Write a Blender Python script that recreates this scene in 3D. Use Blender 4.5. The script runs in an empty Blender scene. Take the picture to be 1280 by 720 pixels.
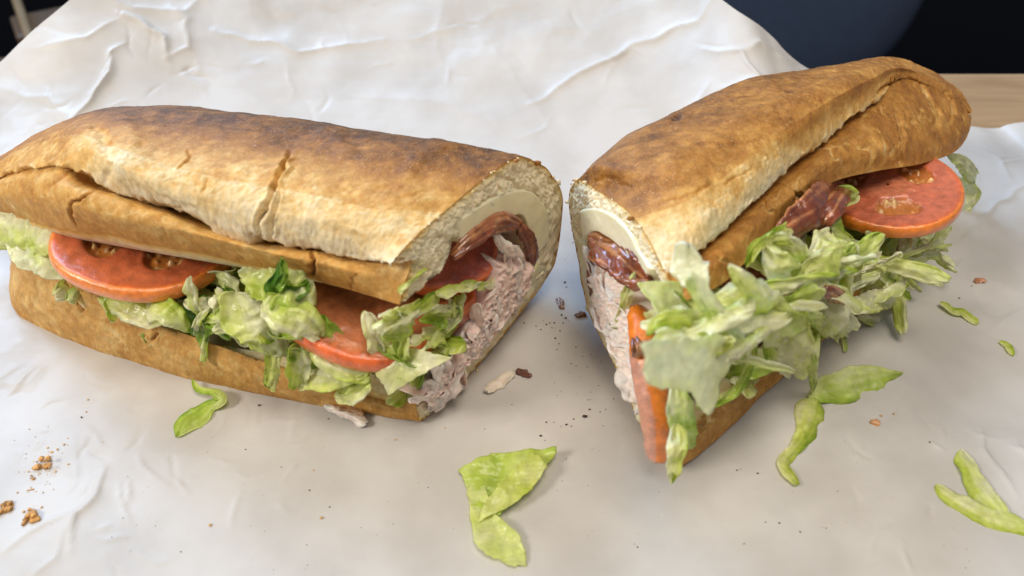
import bpy, bmesh, math, random
import numpy as np
from mathutils import Vector
random.seed(7); RNG = np.random.RandomState(11)
CM = 0.01
sc = bpy.context.scene
COL = sc.collection

# ------------------------------------------------------------------ camera
PITCH = math.radians(42); DIST = 27.0; FOC = 995.0
cam_cm = np.array([0, -DIST*math.cos(PITCH), DIST*math.sin(PITCH)])
cd = bpy.data.cameras.new('camera'); co = bpy.data.objects.new('camera', cd); COL.objects.link(co)
co.location = cam_cm*CM; co.rotation_euler = (math.pi/2-PITCH, 0, 0)
cd.sensor_width = 36; cd.lens = 36*FOC/1280; cd.clip_start = 0.01; cd.clip_end = 50
cd.dof.use_dof = True; cd.dof.focus_distance = 0.245; cd.dof.aperture_fstop = 13
sc.camera = co

# ------------------------------------------------------------------ light
w = bpy.data.worlds.new("World"); sc.world = w; w.use_nodes = True
w.node_tree.nodes['Background'].inputs[0].default_value = (0.80, 0.86, 1.0, 1)
w.node_tree.nodes['Background'].inputs[1].default_value = 0.24
def area(name, loc, target, size, sizey, power, color):
    l = bpy.data.lights.new(name, 'AREA'); l.shape = 'RECTANGLE'; l.size = size; l.size_y = sizey
    l.energy = power; l.color = color
    o = bpy.data.objects.new(name, l); COL.objects.link(o); o.location = loc
    o.rotation_euler = (Vector(target)-Vector(loc)).to_track_quat('-Z', 'Y').to_euler()
    return o
area('window_light', (-0.55, 0.72, 0.70), (-.05, 0.10, 0), 0.7, 0.5, 14.0, (0.42, 0.65, 1.0))
area('ceiling_light', (0.15, -0.25, 1.3), (0, 0, 0), 0.6, 0.6, 10.5, (1.0, 0.89, 0.75))
area('side_light', (-1.05, -0.45, 0.85), (0, 0, 0), 0.34, 0.34, 12.0, (1.0, 0.93, 0.83))
sc.view_settings.view_transform = 'Standard'; sc.view_settings.look = 'None'
sc.view_settings.exposure = 0.07; sc.view_settings.gamma = 1
sc.cycles.max_bounces = 8; sc.cycles.diffuse_bounces = 4

# ------------------------------------------------------------------ maths helpers (centimetres)
_fw = np.array([0, math.cos(PITCH), -math.sin(PITCH)]); _up = np.array([0, math.sin(PITCH), math.cos(PITCH)])
def ray(u, v): return _fw*FOC + np.array([1., 0, 0])*(u-640) + _up*(360-v)
def atz(u, v, z):
    d = ray(u, v); return cam_cm + d*((z-cam_cm[2])/d[2])
def proj(P):
    R = P-cam_cm; dz = R@_fw
    return np.stack([640+FOC*R[:, 0]/dz, 360-FOC*(R@_up)/dz], 1)
def nrm(v): return v/np.maximum(np.linalg.norm(v, axis=-1, keepdims=True), 1e-9)
class Frame:      # vertical frame of a loaf: s along it, a = depth from its front
    def __init__(s, A, B, o):
        d = np.array(B[:2])-np.array(A[:2]); s.o = np.array(o[:2]); s.ax = d/np.linalg.norm(d); s.nb = np.array([-s.ax[1], s.ax[0]])
    def ata(s, u, v, a):
        d = ray(u, v); t = (a-(cam_cm[:2]-s.o)@s.nb)/(d[:2]@s.nb); return cam_cm+d*t
    def w(s, q, a, z):
        xy = s.o+s.ax*q+s.nb*a; return np.array([xy[0], xy[1], z])
    def loc(s, P):
        r = P[..., :2]-s.o; return np.stack([r@s.ax, r@s.nb, P[..., 2]], -1)
class Cut:
    def __init__(s, A, B, sign):
        s.o = np.array(A[:2]); d = np.array(B[:2])-s.o; s.d = d/np.linalg.norm(d); s.n = sign*np.array([-s.d[1], s.d[0]])
        s.n3 = np.array([s.n[0], s.n[1], 0.])
    def at(s, u, v, off=0):
        d = ray(u, v); t = (off-(cam_cm[:2]-s.o)@s.n)/(d[:2]@s.n); return cam_cm+d*t
_A = atz(130, 440, .3); _B = atz(525, 522, .2)
LF = Frame(_A, _B, _B); LC = Cut(atz(530, 523, .1), atz(700, 330, 1.0), -1)
_A = atz(850, 578, .1); _B = atz(985, 462, .3)
RF = Frame(_A, _B, _A); RC = Cut(atz(822, 575, .1), atz(735, 400, .5), 1)

_perm = RNG.permutation(256); _perm = np.concatenate([_perm, _perm])
_g = nrm(RNG.normal(size=(256, 3)))
def noise(P):
    P = np.asarray(P, float); I = np.floor(P).astype(int); f = P-I; u = f*f*f*(f*(f*6-15)+10)
    I &= 255; out = 0
    for dx in (0, 1):
        for dy in (0, 1):
            for dz in (0, 1):
                h = _perm[_perm[_perm[(I[..., 0]+dx) & 255]+((I[..., 1]+dy) & 255)]+((I[..., 2]+dz) & 255)]
                g = _g[h]
                dd = g[..., 0]*(f[..., 0]-dx)+g[..., 1]*(f[..., 1]-dy)+g[..., 2]*(f[..., 2]-dz)
                wx = u[..., 0] if dx else 1-u[..., 0]; wy = u[..., 1] if dy else 1-u[..., 1]; wz = u[..., 2] if dz else 1-u[..., 2]
                out = out+dd*wx*wy*wz
    return out*1.6
def fbm(P, o=4, ridge=False):
    a = 1; t = 0; s = 0
    for k in range(o):
        n = noise(P*(2.03**k)+17.3*k)
        if ridge: n = 1-2*np.abs(n)
        t = t+n*a; s += a; a *= .5
    return t/s
def sstep(a, b, x):
    t = np.clip((x-a)/(b-a), 0, 1); return t*t*(3-2*t)
def catmull(P, t):          # P (K,...), t in 0..K-1
    P = np.asarray(P, float); K = len(P); Q = np.concatenate([2*P[:1]-P[1:2], P, 2*P[-1:]-P[-2:-1]])
    i = np.clip(np.floor(t).astype(int), 0, K-2); f = (t-i).reshape((-1,)+(1,)*(P.ndim-1))
    a, b, c, d = Q[i], Q[i+1], Q[i+2], Q[i+3]
    return .5*((2*b)+(-a+c)*f+(2*a-5*b+4*c-d)*f*f+(-a+3*b-3*c+d)*f**3)
def resample(P, n, warp=None):     # along chord length
    P = np.asarray(P, float)
    L = np.concatenate([[0], np.cumsum(np.linalg.norm(np.diff(P, axis=0), axis=1))]); L /= L[-1]
    x = np.linspace(0, 1, n) if warp is None else warp
    return catmull(P, np.interp(x, L, np.arange(len(P))))
def pldist(Q, pl):          # distance of points Q (N,2) to a polyline, and position 0..1 along it
    best = np.full(len(Q), 1e9); pos = np.zeros(len(Q)); pl = np.asarray(pl, float); n = len(pl)-1
    for k in range(n):
        a, b = pl[k], pl[k+1]; d = b-a; t = np.clip(((Q-a)@d)/(d@d), 0, 1)
        r = np.linalg.norm(Q-a-t[:, None]*d, axis=1); m = r < best
        best[m] = r[m]; pos[m] = (k+t[m])/n
    return best, pos

# ------------------------------------------------------------------ mesh helpers
def link(name, verts, faces, mat, parent=None, col=None, uv=None, origin=None, smooth=True):
    V = np.asarray(verts, float); origin = np.asarray(origin if origin is not None else [V[:, 0].mean(), V[:, 1].mean(), V[:, 2].min()])
    me = bpy.data.meshes.new(name); V = (V-origin)*CM
    if isinstance(faces, np.ndarray):
        k = faces.shape[1]; me.vertices.add(len(V)); me.vertices.foreach_set('co', V.astype(np.float32).ravel())
        me.loops.add(faces.size); me.loops.foreach_set('vertex_index', faces.astype(np.int32).ravel())
        me.polygons.add(len(faces)); me.polygons.foreach_set('loop_start', np.arange(0, faces.size, k, dtype=np.int32))
        me.update(calc_edges=True)
    else:
        me.from_pydata(V.tolist(), [], faces)
    if col is not None:
        at = me.color_attributes.new('Col', 'FLOAT_COLOR', 'POINT'); c = np.ones((len(V), 4), np.float32); c[:, :3] = col
        at.data.foreach_set('color', c.ravel())
    if uv is not None:
        u = me.uv_layers.new(name='UVMap'); li = np.empty(len(me.loops), np.int32); me.loops.foreach_get('vertex_index', li)
        u.data.foreach_set('uv', np.asarray(uv, np.float32)[li].ravel())
    me.validate()
    if smooth: me.polygons.foreach_set('use_smooth', np.ones(len(me.polygons), bool))
    me.materials.append(mat); o = bpy.data.objects.new(name, me); COL.objects.link(o)
    if parent is not None:
        o.parent = parent; o.location = (Vector(origin)*CM)-parent.location
    else: o.location = Vector(origin)*CM
    return o
def empty(name, loc):
    o = bpy.data.objects.new(name, None); COL.objects.link(o); o.location = Vector(loc)*CM; o.empty_display_size = .01; return o
def tag(o, label=None, cat=None, group=None, kind=None):
    if label: o['label'] = label
    if cat: o['category'] = cat
    if group: o['group'] = group
    if kind: o['kind'] = kind
    return o
def gridfaces(n, m, wrapm=False, off=0):     # n rows x m cols
    i = np.arange(n-1)[:, None]; j = np.arange(m if wrapm else m-1)[None, :]; j2 = (j+1) % m
    a = i*m+j; b = i*m+j2; c = (i+1)*m+j2; d = (i+1)*m+j
    return np.stack([a, b, c, d], -1).reshape(-1, 4)+off
def gridnormals(G):
    du = np.gradient(G, axis=0); dv = np.gradient(G, axis=1); return nrm(np.cross(du, dv))

# ------------------------------------------------------------------ materials
def mat(name, rough=.5, spec=.5, sss=0., sssr=(1, .5, .25), sscale=.3, trans=0., bump=(), coat=0., vary=0., speck=None, huevar=0., coatr=.15):
    """colour from the mesh's own pigment attribute; bump = [(scale, strength, dist_cm, detail)]"""
    m = bpy.data.materials.new(name); m.use_nodes = True; nt = m.node_tree; N = nt.nodes; L = nt.links
    b = N['Principled BSDF']; at = N.new('ShaderNodeAttribute'); at.attribute_name = 'Col'; c = at.outputs['Color']
    tc = N.new('ShaderNodeTexCoord'); mp = N.new('ShaderNodeMapping'); mp.inputs['Scale'].default_value = (100, 100, 100)
    L.new(tc.outputs['Object'], mp.inputs[0]); P = mp.outputs[0]
    if vary:
        n = N.new('ShaderNodeTexNoise'); n.inputs['Scale'].default_value = 3.5; n.inputs['Detail'].default_value = 8; n.inputs['Roughness'].default_value = .65; L.new(P, n.inputs['Vector'])
        mr = N.new('ShaderNodeMapRange'); mr.inputs[1].default_value = .3; mr.inputs[2].default_value = .7; mr.inputs[3].default_value = 1-vary; mr.inputs[4].default_value = 1+vary
        L.new(n.outputs[0], mr.inputs[0]); mx = N.new('ShaderNodeVectorMath'); mx.operation = 'SCALE'; L.new(c, mx.inputs[0]); L.new(mr.outputs[0], mx.inputs['Scale']); c = mx.outputs[0]
    if huevar:
        oi = N.new('ShaderNodeObjectInfo'); hs = N.new('ShaderNodeHueSaturation'); mr = N.new('ShaderNodeMapRange')
        mr.inputs[3].default_value = .5-huevar; mr.inputs[4].default_value = .5+huevar; L.new(oi.outputs['Random'], mr.inputs[0]); L.new(mr.outputs[0], hs.inputs['Hue']); L.new(c, hs.inputs['Color']); c = hs.outputs[0]
    if speck:
        n = N.new('ShaderNodeTexNoise'); n.inputs['Scale'].default_value = speck[0]; n.inputs['Detail'].default_value = 3; L.new(P, n.inputs['Vector'])
        mr = N.new('ShaderNodeMapRange'); mr.inputs[1].default_value = speck[1]; mr.inputs[2].default_value = speck[1]+.06; L.new(n.outputs[0], mr.inputs[0])
        mx = N.new('ShaderNodeMix'); mx.data_type = 'RGBA'; L.new(mr.outputs[0], mx.inputs[0]); L.new(c, mx.inputs[6]); mx.inputs[7].default_value = speck[2]+(1,); c = mx.outputs[2]
    L.new(c, b.inputs['Base Color'])
    b.inputs['Roughness'].default_value = rough; b.inputs['Specular IOR Level'].default_value = spec
    if sss: b.inputs['Subsurface Weight'].default_value = sss; b.inputs['Subsurface Radius'].default_value = sssr; b.inputs['Subsurface Scale'].default_value = sscale*CM
    if coat: b.inputs['Coat Weight'].default_value = coat; b.inputs['Coat Roughness'].default_value = coatr
    prev = None
    for sca, st, dist, det in bump:
        n = N.new('ShaderNodeTexNoise'); n.inputs['Scale'].default_value = sca; n.inputs['Detail'].default_value = det; n.inputs['Roughness'].default_value = .6; L.new(P, n.inputs['Vector'])
        bp = N.new('ShaderNodeBump'); bp.inputs['Strength'].default_value = st; bp.inputs['Distance'].default_value = dist*CM; L.new(n.outputs[0], bp.inputs['Height'])
        if prev: L.new(prev, bp.inputs['Normal'])
        prev = bp.outputs[0]
    if prev: L.new(prev, b.inputs['Normal'])
    if coat and prev: L.new(prev, b.inputs['Coat Normal'])
    if trans:
        t = N.new('ShaderNodeBsdfTranslucent'); L.new(c, t.inputs[0]); ms = N.new('ShaderNodeMixShader'); ms.inputs[0].default_value = trans
        if prev: L.new(prev, t.inputs['Normal'])
        L.new(b.outputs[0], ms.inputs[1]); L.new(t.outputs[0], ms.inputs[2]); L.new(ms.outputs[0], N['Material Output'].inputs[0])
    return m
M = {}
M['crust'] = mat('bread_crust', rough=.55, spec=.28, sss=.08, sscale=.12, bump=[(2.6, .5, .05, 8), (10, .9, .03, 8), (30, .9, .012, 4)], vary=.20, speck=(28, .655, (.80, .62, .36)))
M['crumb'] = mat('bread_crumb', rough=.8, spec=.2, sss=.35, sssr=(1, .7, .45), sscale=.3, bump=[(4, .5, .05, 7), (18, .4, .015, 4)], vary=.08)
M['tomato'] = mat('tomato', rough=.30, spec=.5, sss=.25, sssr=(1, .25, .1), sscale=.2, bump=[(4, .7, .05, 7), (18, .6, .014, 4)], vary=.30, coat=.9, coatr=.08, speck=(13, .70, (.82, .50, .32)))
M['turkey'] = mat('shaved_turkey', rough=.34, spec=.5, sss=.5, sssr=(1, .5, .4), sscale=.25, bump=[(9, .6, .03, 6)], vary=.10)
M['bacon'] = mat('bacon', rough=.28, spec=.55, sss=.1, sssr=(1, .3, .2), sscale=.15, bump=[(3, .35, .05, 6), (14, .4, .012, 4)], vary=.45, coat=.5)
M['cheese'] = mat('cheese', rough=.32, spec=.5, sss=.5, sssr=(1, .8, .4), sscale=.3, bump=[(5, .2, .02, 4)], vary=.05)
M['crumbs'] = mat('toast_crumb', rough=.7, spec=.3, bump=[(12, .8, .03, 4)], vary=.3)
M['pepper'] = mat('pepper', rough=.6)

# lettuce: pigment attribute, fine ribs along the leaf, thin and wet
def lettuce_mat(name, trans, alpha=1.0):
    m = mat(name, rough=.28, spec=.5, trans=trans, bump=[(3.0, .35, .04, 6), (11, .25, .012, 4)], vary=.14, huevar=.010, coat=.35, coatr=.14)
    nt = m.node_tree; N = nt.nodes; L = nt.links; b = N['Principled BSDF']
    uv = N.new('ShaderNodeTexCoord'); mp = N.new('ShaderNodeMapping'); mp.inputs['Scale'].default_value = (1.2, 1.2, 1)
    L.new(uv.outputs['UV'], mp.inputs[0]); wv = N.new('ShaderNodeTexWave'); wv.bands_direction = 'Y'
    wv.inputs['Scale'].default_value = 1.5; wv.inputs['Distortion'].default_value = 5; wv.inputs['Detail'].default_value = 3; wv.inputs['Detail Scale'].default_value = 1.2
    L.new(mp.outputs[0], wv.inputs[0]); bp = N.new('ShaderNodeBump'); bp.inputs['Strength'].default_value = .22; bp.inputs['Distance'].default_value = .03*CM
    L.new(wv.outputs[1], bp.inputs['Height']); old = b.inputs['Normal'].links[0].from_socket; L.new(old, bp.inputs['Normal']); L.new(bp.outputs[0], b.inputs['Normal'])
    if alpha < 1: b.inputs['Transmission Weight'].default_value = 1-alpha; b.inputs['IOR'].default_value = 1.15
    return m
M['lettuce'] = lettuce_mat('lettuce', .48)
M['lettuce_thin'] = lettuce_mat('lettuce_translucent', .45, .8)

def paper_mat():
    m = bpy.data.materials.new('wax_paper'); m.use_nodes = True; nt = m.node_tree; N = nt.nodes; L = nt.links; b = N['Principled BSDF']
    tc = N.new('ShaderNodeTexCoord'); mp = N.new('ShaderNodeMapping'); mp.inputs['Scale'].default_value = (100, 100, 100); L.new(tc.outputs['Object'], mp.inputs[0])
    n = N.new('ShaderNodeTexNoise'); n.inputs['Scale'].default_value = .35; n.inputs['Detail'].default_value = 5; L.new(mp.outputs[0], n.inputs['Vector'])
    r = N.new('ShaderNodeValToRGB'); r.color_ramp.elements[0].position = .38; r.color_ramp.elements[1].position = .62
    r.color_ramp.elements[0].color = (.605, .575, .53, 1); r.color_ramp.elements[1].color = (.70, .675, .635, 1); L.new(n.outputs[0], r.inputs[0]); L.new(r.outputs[0], b.inputs['Base Color'])
    mp2 = N.new('ShaderNodeMapping'); mp2.inputs['Scale'].default_value = (60, 500, 100); L.new(tc.outputs['Object'], mp2.inputs[0])
    n2 = N.new('ShaderNodeTexNoise'); n2.inputs['Scale'].default_value = 1.0; n2.inputs['Detail'].default_value = 4; L.new(mp2.outputs[0], n2.inputs['Vector'])
    n3 = N.new('ShaderNodeTexNoise'); n3.inputs['Scale'].default_value = .6; n3.inputs['Detail'].default_value = 6; L.new(mp.outputs[0], n3.inputs['Vector'])
    b1 = N.new('ShaderNodeBump'); b1.inputs['Strength'].default_value = .25; b1.inputs['Distance'].default_value = .012*CM; L.new(n2.outputs[0], b1.inputs['Height'])
    b2 = N.new('ShaderNodeBump'); b2.inputs['Strength'].default_value = .35; b2.inputs['Distance'].default_value = .05*CM; L.new(n3.outputs[0], b2.inputs['Height']); L.new(b1.outputs[0], b2.inputs['Normal'])
    L.new(b2.outputs[0], b.inputs['Normal']); b.inputs['Roughness'].default_value = .44; b.inputs['Specular IOR Level'].default_value = .42
    t = N.new('ShaderNodeBsdfTranslucent'); L.new(r.outputs[0], t.inputs[0]); ms = N.new('ShaderNodeMixShader'); ms.inputs[0].default_value = .2
    L.new(b.outputs[0], ms.inputs[1]); L.new(t.outputs[0], ms.inputs[2]); L.new(ms.outputs[0], N['Material Output'].inputs[0])
    return m
def wood_mat(name, c1, c2, rough=.4, sy=30):
    m = bpy.data.materials.new(name); m.use_nodes = True; nt = m.node_tree; N = nt.nodes; L = nt.links; b = N['Principled BSDF']
    tc = N.new('ShaderNodeTexCoord'); mp = N.new('ShaderNodeMapping'); mp.inputs['Scale'].default_value = (12, 130, 60); L.new(tc.outputs['Object'], mp.inputs[0])
    n = N.new('ShaderNodeTexNoise'); n.inputs['Scale'].default_value = 1.0; n.inputs['Detail'].default_value = 8; n.inputs['Distortion'].default_value = .6; L.new(mp.outputs[0], n.inputs['Vector'])
    r = N.new('ShaderNodeValToRGB'); r.color_ramp.elements[0].position = .3; r.color_ramp.elements[1].position = .7
    r.color_ramp.elements[0].color = c1+(1,); r.color_ramp.elements[1].color = c2+(1,); L.new(n.outputs[0], r.inputs[0]); L.new(r.outputs[0], b.inputs['Base Color'])
    b.inputs['Roughness'].default_value = rough
    return m
def flat_mat(name, c, rough=.6):
    m = bpy.data.materials.new(name); m.use_nodes = True; N = m.node_tree.nodes; L = m.node_tree.links; b = N['Principled BSDF']
    n = N.new('ShaderNodeTexNoise'); n.inputs['Scale'].default_value = 25; n.inputs['Detail'].default_value = 4
    r = N.new('ShaderNodeValToRGB'); r.color_ramp.elements[0].color = tuple(x*.8 for x in c)+(1,); r.color_ramp.elements[1].color = tuple(x*1.2 for x in c)+(1,)
    L.new(n.outputs[0], r.inputs[0]); L.new(r.outputs[0], b.inputs['Base Color']); b.inputs['Roughness'].default_value = rough
    return m

# ------------------------------------------------------------------ setting
def box(name, c, s, m, parent=None, rot=(0, 0, 0), bev=.3):
    bm = bmesh.new(); bmesh.ops.create_cube(bm, size=1)
    for v in bm.verts: v.co = Vector((v.co.x*s[0], v.co.y*s[1], v.co.z*s[2]))*CM
    bmesh.ops.bevel(bm, geom=bm.edges[:], offset=bev*CM, segments=3, affect='EDGES', profile=.5)
    me = bpy.data.meshes.new(name); bm.to_mesh(me); bm.free(); me.materials.append(m)
    for p in me.polygons: p.use_smooth = True
    o = bpy.data.objects.new(name, me); COL.objects.link(o); o.location = Vector(c)*CM; o.rotation_euler = rot
    if parent: o.parent = parent; o.location = Vector(c)*CM-parent.location
    return o
ytab = atz(1240, 88, 0)[1]
FM = flat_mat('floor_dark', (.0022, .0026, .0052), .9); FM.node_tree.nodes['Principled BSDF'].inputs['Specular IOR Level'].default_value = .08
t = box('tabletop', (0, (ytab-42)/2, -1.35), (150, ytab+42, 2.5), wood_mat('oak', (.30, .175, .08), (.46, .30, .155)), bev=.25)
tag(t, kind='structure', label='light oak tabletop seen past the paper')
f = box('floor', (0, 60, -80), (700, 700, 4), FM); tag(f, kind='structure', label='dark floor beyond the table')

# chair seat beyond the table, top right
def cushion(name, c, rx, ry, h, m, parent, e=2.6):
    n, k = 40, 96; V = []
    for i in range(n+1):
        ph = -math.pi/2+math.pi*i/n
        for j in range(k):
            th = 2*math.pi*j/k
            cx = math.copysign(abs(math.cos(th))**(2/e), math.cos(th)); cy = math.copysign(abs(math.sin(th))**(2/e), math.sin(th))
            rr = abs(math.cos(ph))**.35; V.append([c[0]+rx*rr*cx, c[1]+ry*rr*cy, c[2]+h*math.copysign(abs(math.sin(ph))**.8, math.sin(ph))])
    return link(name, V, gridfaces(n+1, k, True), m, parent)
slate = flat_mat('slate_vinyl', (.035, .05, .085), .45)
metal = flat_mat('dark_metal', (.02, .02, .025), .35)
cd_ = ray(945, -75)/np.linalg.norm(ray(945, -75)); cc = cam_cm+cd_*125
ch = empty('chair', (cc[0], cc[1], -78)); tag(ch, 'dark slate blue padded chair behind the table at top right', 'chair')
cu = cushion('backrest', (0, 0, 0), 24, 22, 3.2, slate, ch); cu.location = (0, 0, (cc[2]+78)*CM); cu.rotation_euler = (math.radians(80), 0, 0)
cs = cushion('seat', (cc[0], cc[1]+24, cc[2]-24), 22, 22, 3, slate, ch)
for sx in (-17, 17):
    for sy in (6, 40): box('leg', (cc[0]+sx, cc[1]+sy, (cc[2]-26-78)/2), (2, 2, cc[2]-26+78), metal, ch)
# wooden chair, top left
cw = wood_mat('brown_wood', (.06, .03, .012), (.11, .06, .025)); tw = wood_mat('tan_wood', (.14, .085, .035), (.20, .13, .06))
cl = atz(30, 20, -12)
wc = empty('wooden_chair', (cl[0], cl[1], -78)); tag(wc, 'brown wooden chair frame in the top left corner', 'chair')
a0 = atz(12, -25, -12); a1 = atz(42, 60, -12); mid = (a0+a1)/2; ang = math.atan2(a1[1]-a0[1], a1[0]-a0[0])
box('rail', mid, (np.linalg.norm(a1-a0)+8, .8, 1.6), tw, wc, (0, 0, ang))
b0 = atz(66, 10, -13); box('seat', (b0[0]+1.0, b0[1], -14.5), (5.5, 9.5, 1.5), cw, wc, (0, 0, ang))
for dx, dy in ((-3, -2), (3, -4)): box('leg', (mid[0]+dx, mid[1]+dy, -47), (2.2, 2.2, 62), cw, wc)

# ------------------------------------------------------------------ paper
def facets(P, scale, seed):       # piecewise-flat relief: random heights on a warped triangular lattice
    x = P[:, 0]/scale+.35*noise(P/scale*.8+seed); y = P[:, 1]/scale+.35*noise(P/scale*.8+seed+40)
    a = x+y*.577; b = y*1.155; i = np.floor(a).astype(int); j = np.floor(b).astype(int); fa = a-i; fb = b-j
    H = lambda p, q: (_perm[(_perm[(p+int(seed)) & 255]+q) & 255]/127.5-1)
    lo = fa > fb
    return np.where(lo, H(i, j)*(1-fa)+H(i+1, j)*(fa-fb)+H(i+1, j+1)*fb, H(i, j)*(1-fb)+H(i, j+1)*(fb-fa)+H(i+1, j+1)*fa)
def build_paper():
    nc, nr = 760, 560
    back = [(-420, 420, 1.2), (-160, 210, 2.0), (0, 76, 3.4), (92, 0, 5.0), (230, -100, 6.5), (480, -150, 7.2), (760, -110, 6.6), (905, 0, 5.2),
            (962, 45, 4.1), (1003, 82, 3.0), (1090, 124, 1.2), (1160, 146, .5), (1215, 157, .35), (1245, 160, .15), (1290, 151, .6), (1480, 135, .9)]
    B = resample([atz(*b) for b in back], nc)
    xf = np.linspace(-27, 29, nc); t = np.linspace(0, 1, nr)[:, None]
    lift = np.clip((t-.50)/.50, 0, 1)**1.8
    G = np.zeros((nr, nc, 3))
    G[..., 0] = xf*(1-t**1.5)+B[:, 0]*t**1.5
    G[..., 1] = -15+(B[:, 1]+15)*t
    G[..., 2] = B[:, 2]*lift+.03
    P = G.reshape(-1, 3); uv = proj(P); X, Y = uv[:, 0], uv[:, 1]
    h = np.zeros(len(P))
    edge = np.clip(sstep(330, -40, X)*1.0+sstep(1010, 1300, X)*.85+sstep(260, 0, Y)*.85+sstep(600, 760, Y)*sstep(500, 100, X)*.6, 0, 1)
    h += .15*edge*fbm(P*.20+4, 2)*2
    msk = np.clip(.35+1.3*noise(P*.16+np.array([7., 2, 0])), .1, 1)
    h += edge*msk*(.27*facets(P, 4.2, 3)+.16*facets(P+3.3, 2.1, 11)+.05*facets(P+7.3, .9, 19))+.02*facets(P, 3.2, 29)
    h += .035*fbm(P*.45+9, 3); h += .010*fbm(P*np.array([.35, 1.8, 1])+2, 3)
    creases = [  # polyline, height, width px
        ([(30, 62), (110, 50), (158, 22)], .10, 9), ([(150, 18), (172, 30), (205, 52), (210, 70)], .28, 7), ([(215, 10), (232, 22), (235, 60), (210, 72)], .16, 10),
        ([(85, 165), (112, 128), (140, 92), (142, 70)], .22, 9), ([(128, 100), (140, 70), (160, 55)], .10, 7), ([(110, -10), (170, 12), (228, 14), (250, -8)], .16, 12),
        ([(270, 38), (330, 52), (372, 62), (480, 52)], .16, 8), ([(895, -5), (870, 22), (800, 55), (720, 95), (660, 135)], .20, 7), ([(480, 52), (560, 40), (640, 10)], .06, 12),
        ([(880, 62), (925, 70), (945, 98), (905, 112)], .22, 9), ([(925, 70), (950, 55), (990, 78)], .14, 8), ([(560, -10), (545, 40), (552, 90)], .05, 14),
        ([(0, 500), (20, 482), (52, 455)], .12, 6), ([(-5, 535), (30, 533), (62, 505), (100, 495)], .10, 6), ([(130, 590), (122, 620), (95, 650), (92, 690)], .16, 7),
        ([(0, 690), (40, 665), (95, 645)], .10, 6), ([(30, 725), (70, 700), (95, 648)], .10, 7), ([(0, 195), (40, 180), (85, 165)], .12, 12), ([(0, 110), (60, 120), (95, 160)], .10, 14),
        ([(1225, 535), (1227, 560), (1243, 580), (1270, 620)], .12, 5), ([(1262, 560), (1290, 575)], .10, 5), ([(1160, 552), (1180, 565)], .06, 4), ([(1180, 350), (1205, 325)], .08, 5),
        ([(1205, 300), (1240, 262), (1290, 225)], .14, 7), ([(1215, 185), (1250, 200), (1262, 225)], .10, 9), ([(1230, 420), (1262, 400), (1290, 385)], .08, 9), ([(1040, 520), (1060, 512)], .03, 4),
        ([(640, 160), (560, 130), (420, 120)], .05, 20), ([(700, 180), (650, 110), (600, 30)], .05, 18)]
    wob = 5*np.stack([noise(P*.9+3), noise(P*.9+60)], 1)
    Q = uv+wob
    for pl, hh, wd in creases:
        d, pos = pldist(Q, pl); fade = np.sin(np.clip(pos, .04, .96)*math.pi)**.5
        wd = wd*.62; h += hh*.85*fade*np.exp(-d/(wd*.8))+hh*.12*fade*np.exp(-(d/(wd*5))**2)
    rc = random.Random(4)
    for _ in range(120):          # short sharp crinkles, mostly towards the edges
        cx, cy = rc.choice([(rc.uniform(-20, 260), rc.uniform(60, 720)), (rc.uniform(1050, 1290), rc.uniform(180, 700)), (rc.uniform(0, 950), rc.uniform(-10, 150)), (rc.uniform(0, 400), rc.uniform(420, 720))])
        an = rc.uniform(0, math.pi); ln_ = rc.uniform(18, 75); q = [(cx, cy)]
        for k in range(3): an += rc.uniform(-.7, .7); q.append((q[-1][0]+ln_/3*math.cos(an), q[-1][1]+ln_/3*math.sin(an)))
        lo = np.array(q).min(0)-30; hi = np.array(q).max(0)+30; idx = np.nonzero((Q[:, 0] > lo[0]) & (Q[:, 0] < hi[0]) & (Q[:, 1] > lo[1]) & (Q[:, 1] < hi[1]))[0]
        if len(idx) == 0: continue
        d, pos = pldist(Q[idx], q); h[idx] += rc.choice([-1, 1, 1])*rc.uniform(.02, .06)*np.sin(np.clip(pos, 0, 1)*math.pi)*np.exp(-d/2.2)
    # flatten where the bread rests
    P = P+np.stack([0*h, -.35*h*(G[..., 2].ravel() > .3), h], 1)
    P[:, 2] = np.maximum(P[:, 2], .012)
    d, _ = pldist(P[:, :2], [(-12, 0), (-2, -2)]); k = sstep(5.5, 2.0, d); P[:, 2] = P[:, 2]*(1-k)+.02*k
    d, _ = pldist(P[:, :2], [(4, -3), (11, 3)]); k = sstep(5.0, 2.0, d); P[:, 2] = P[:, 2]*(1-k)+.02*k
    o = link('wrapping_paper', P, gridfaces(nr, nc), paper_mat())
    return P.reshape(nr, nc, 3), tag(o, 'crumpled white waxed sandwich paper spread over the tabletop', 'paper')
PG, _ = build_paper()
_sub = PG[::6, ::6].reshape(-1, 3)
def paper_z(x, y):
    i = np.argmin((_sub[:, 0]-x)**2+(_sub[:, 1]-y)**2); return _sub[i, 2]
def onpaper(u, v, dz=0.):
    p = atz(u, v, .05)
    for _ in range(3): p = atz(u, v, paper_z(p[0], p[1])+dz)
    return p

# ------------------------------------------------------------------ bread
RAMP = np.array([[0, .84, .74, .52], [.16, .78, .61, .33], [.34, .70, .45, .155], [.50, .56, .29, .068], [.68, .42, .185, .036], [.84, .27, .108, .020], [1, .10, .040, .010]])
def toastcol(T): return np.stack([np.interp(T, RAMP[:, 0], RAMP[:, k]) for k in (1, 2, 3)], -1)

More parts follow.
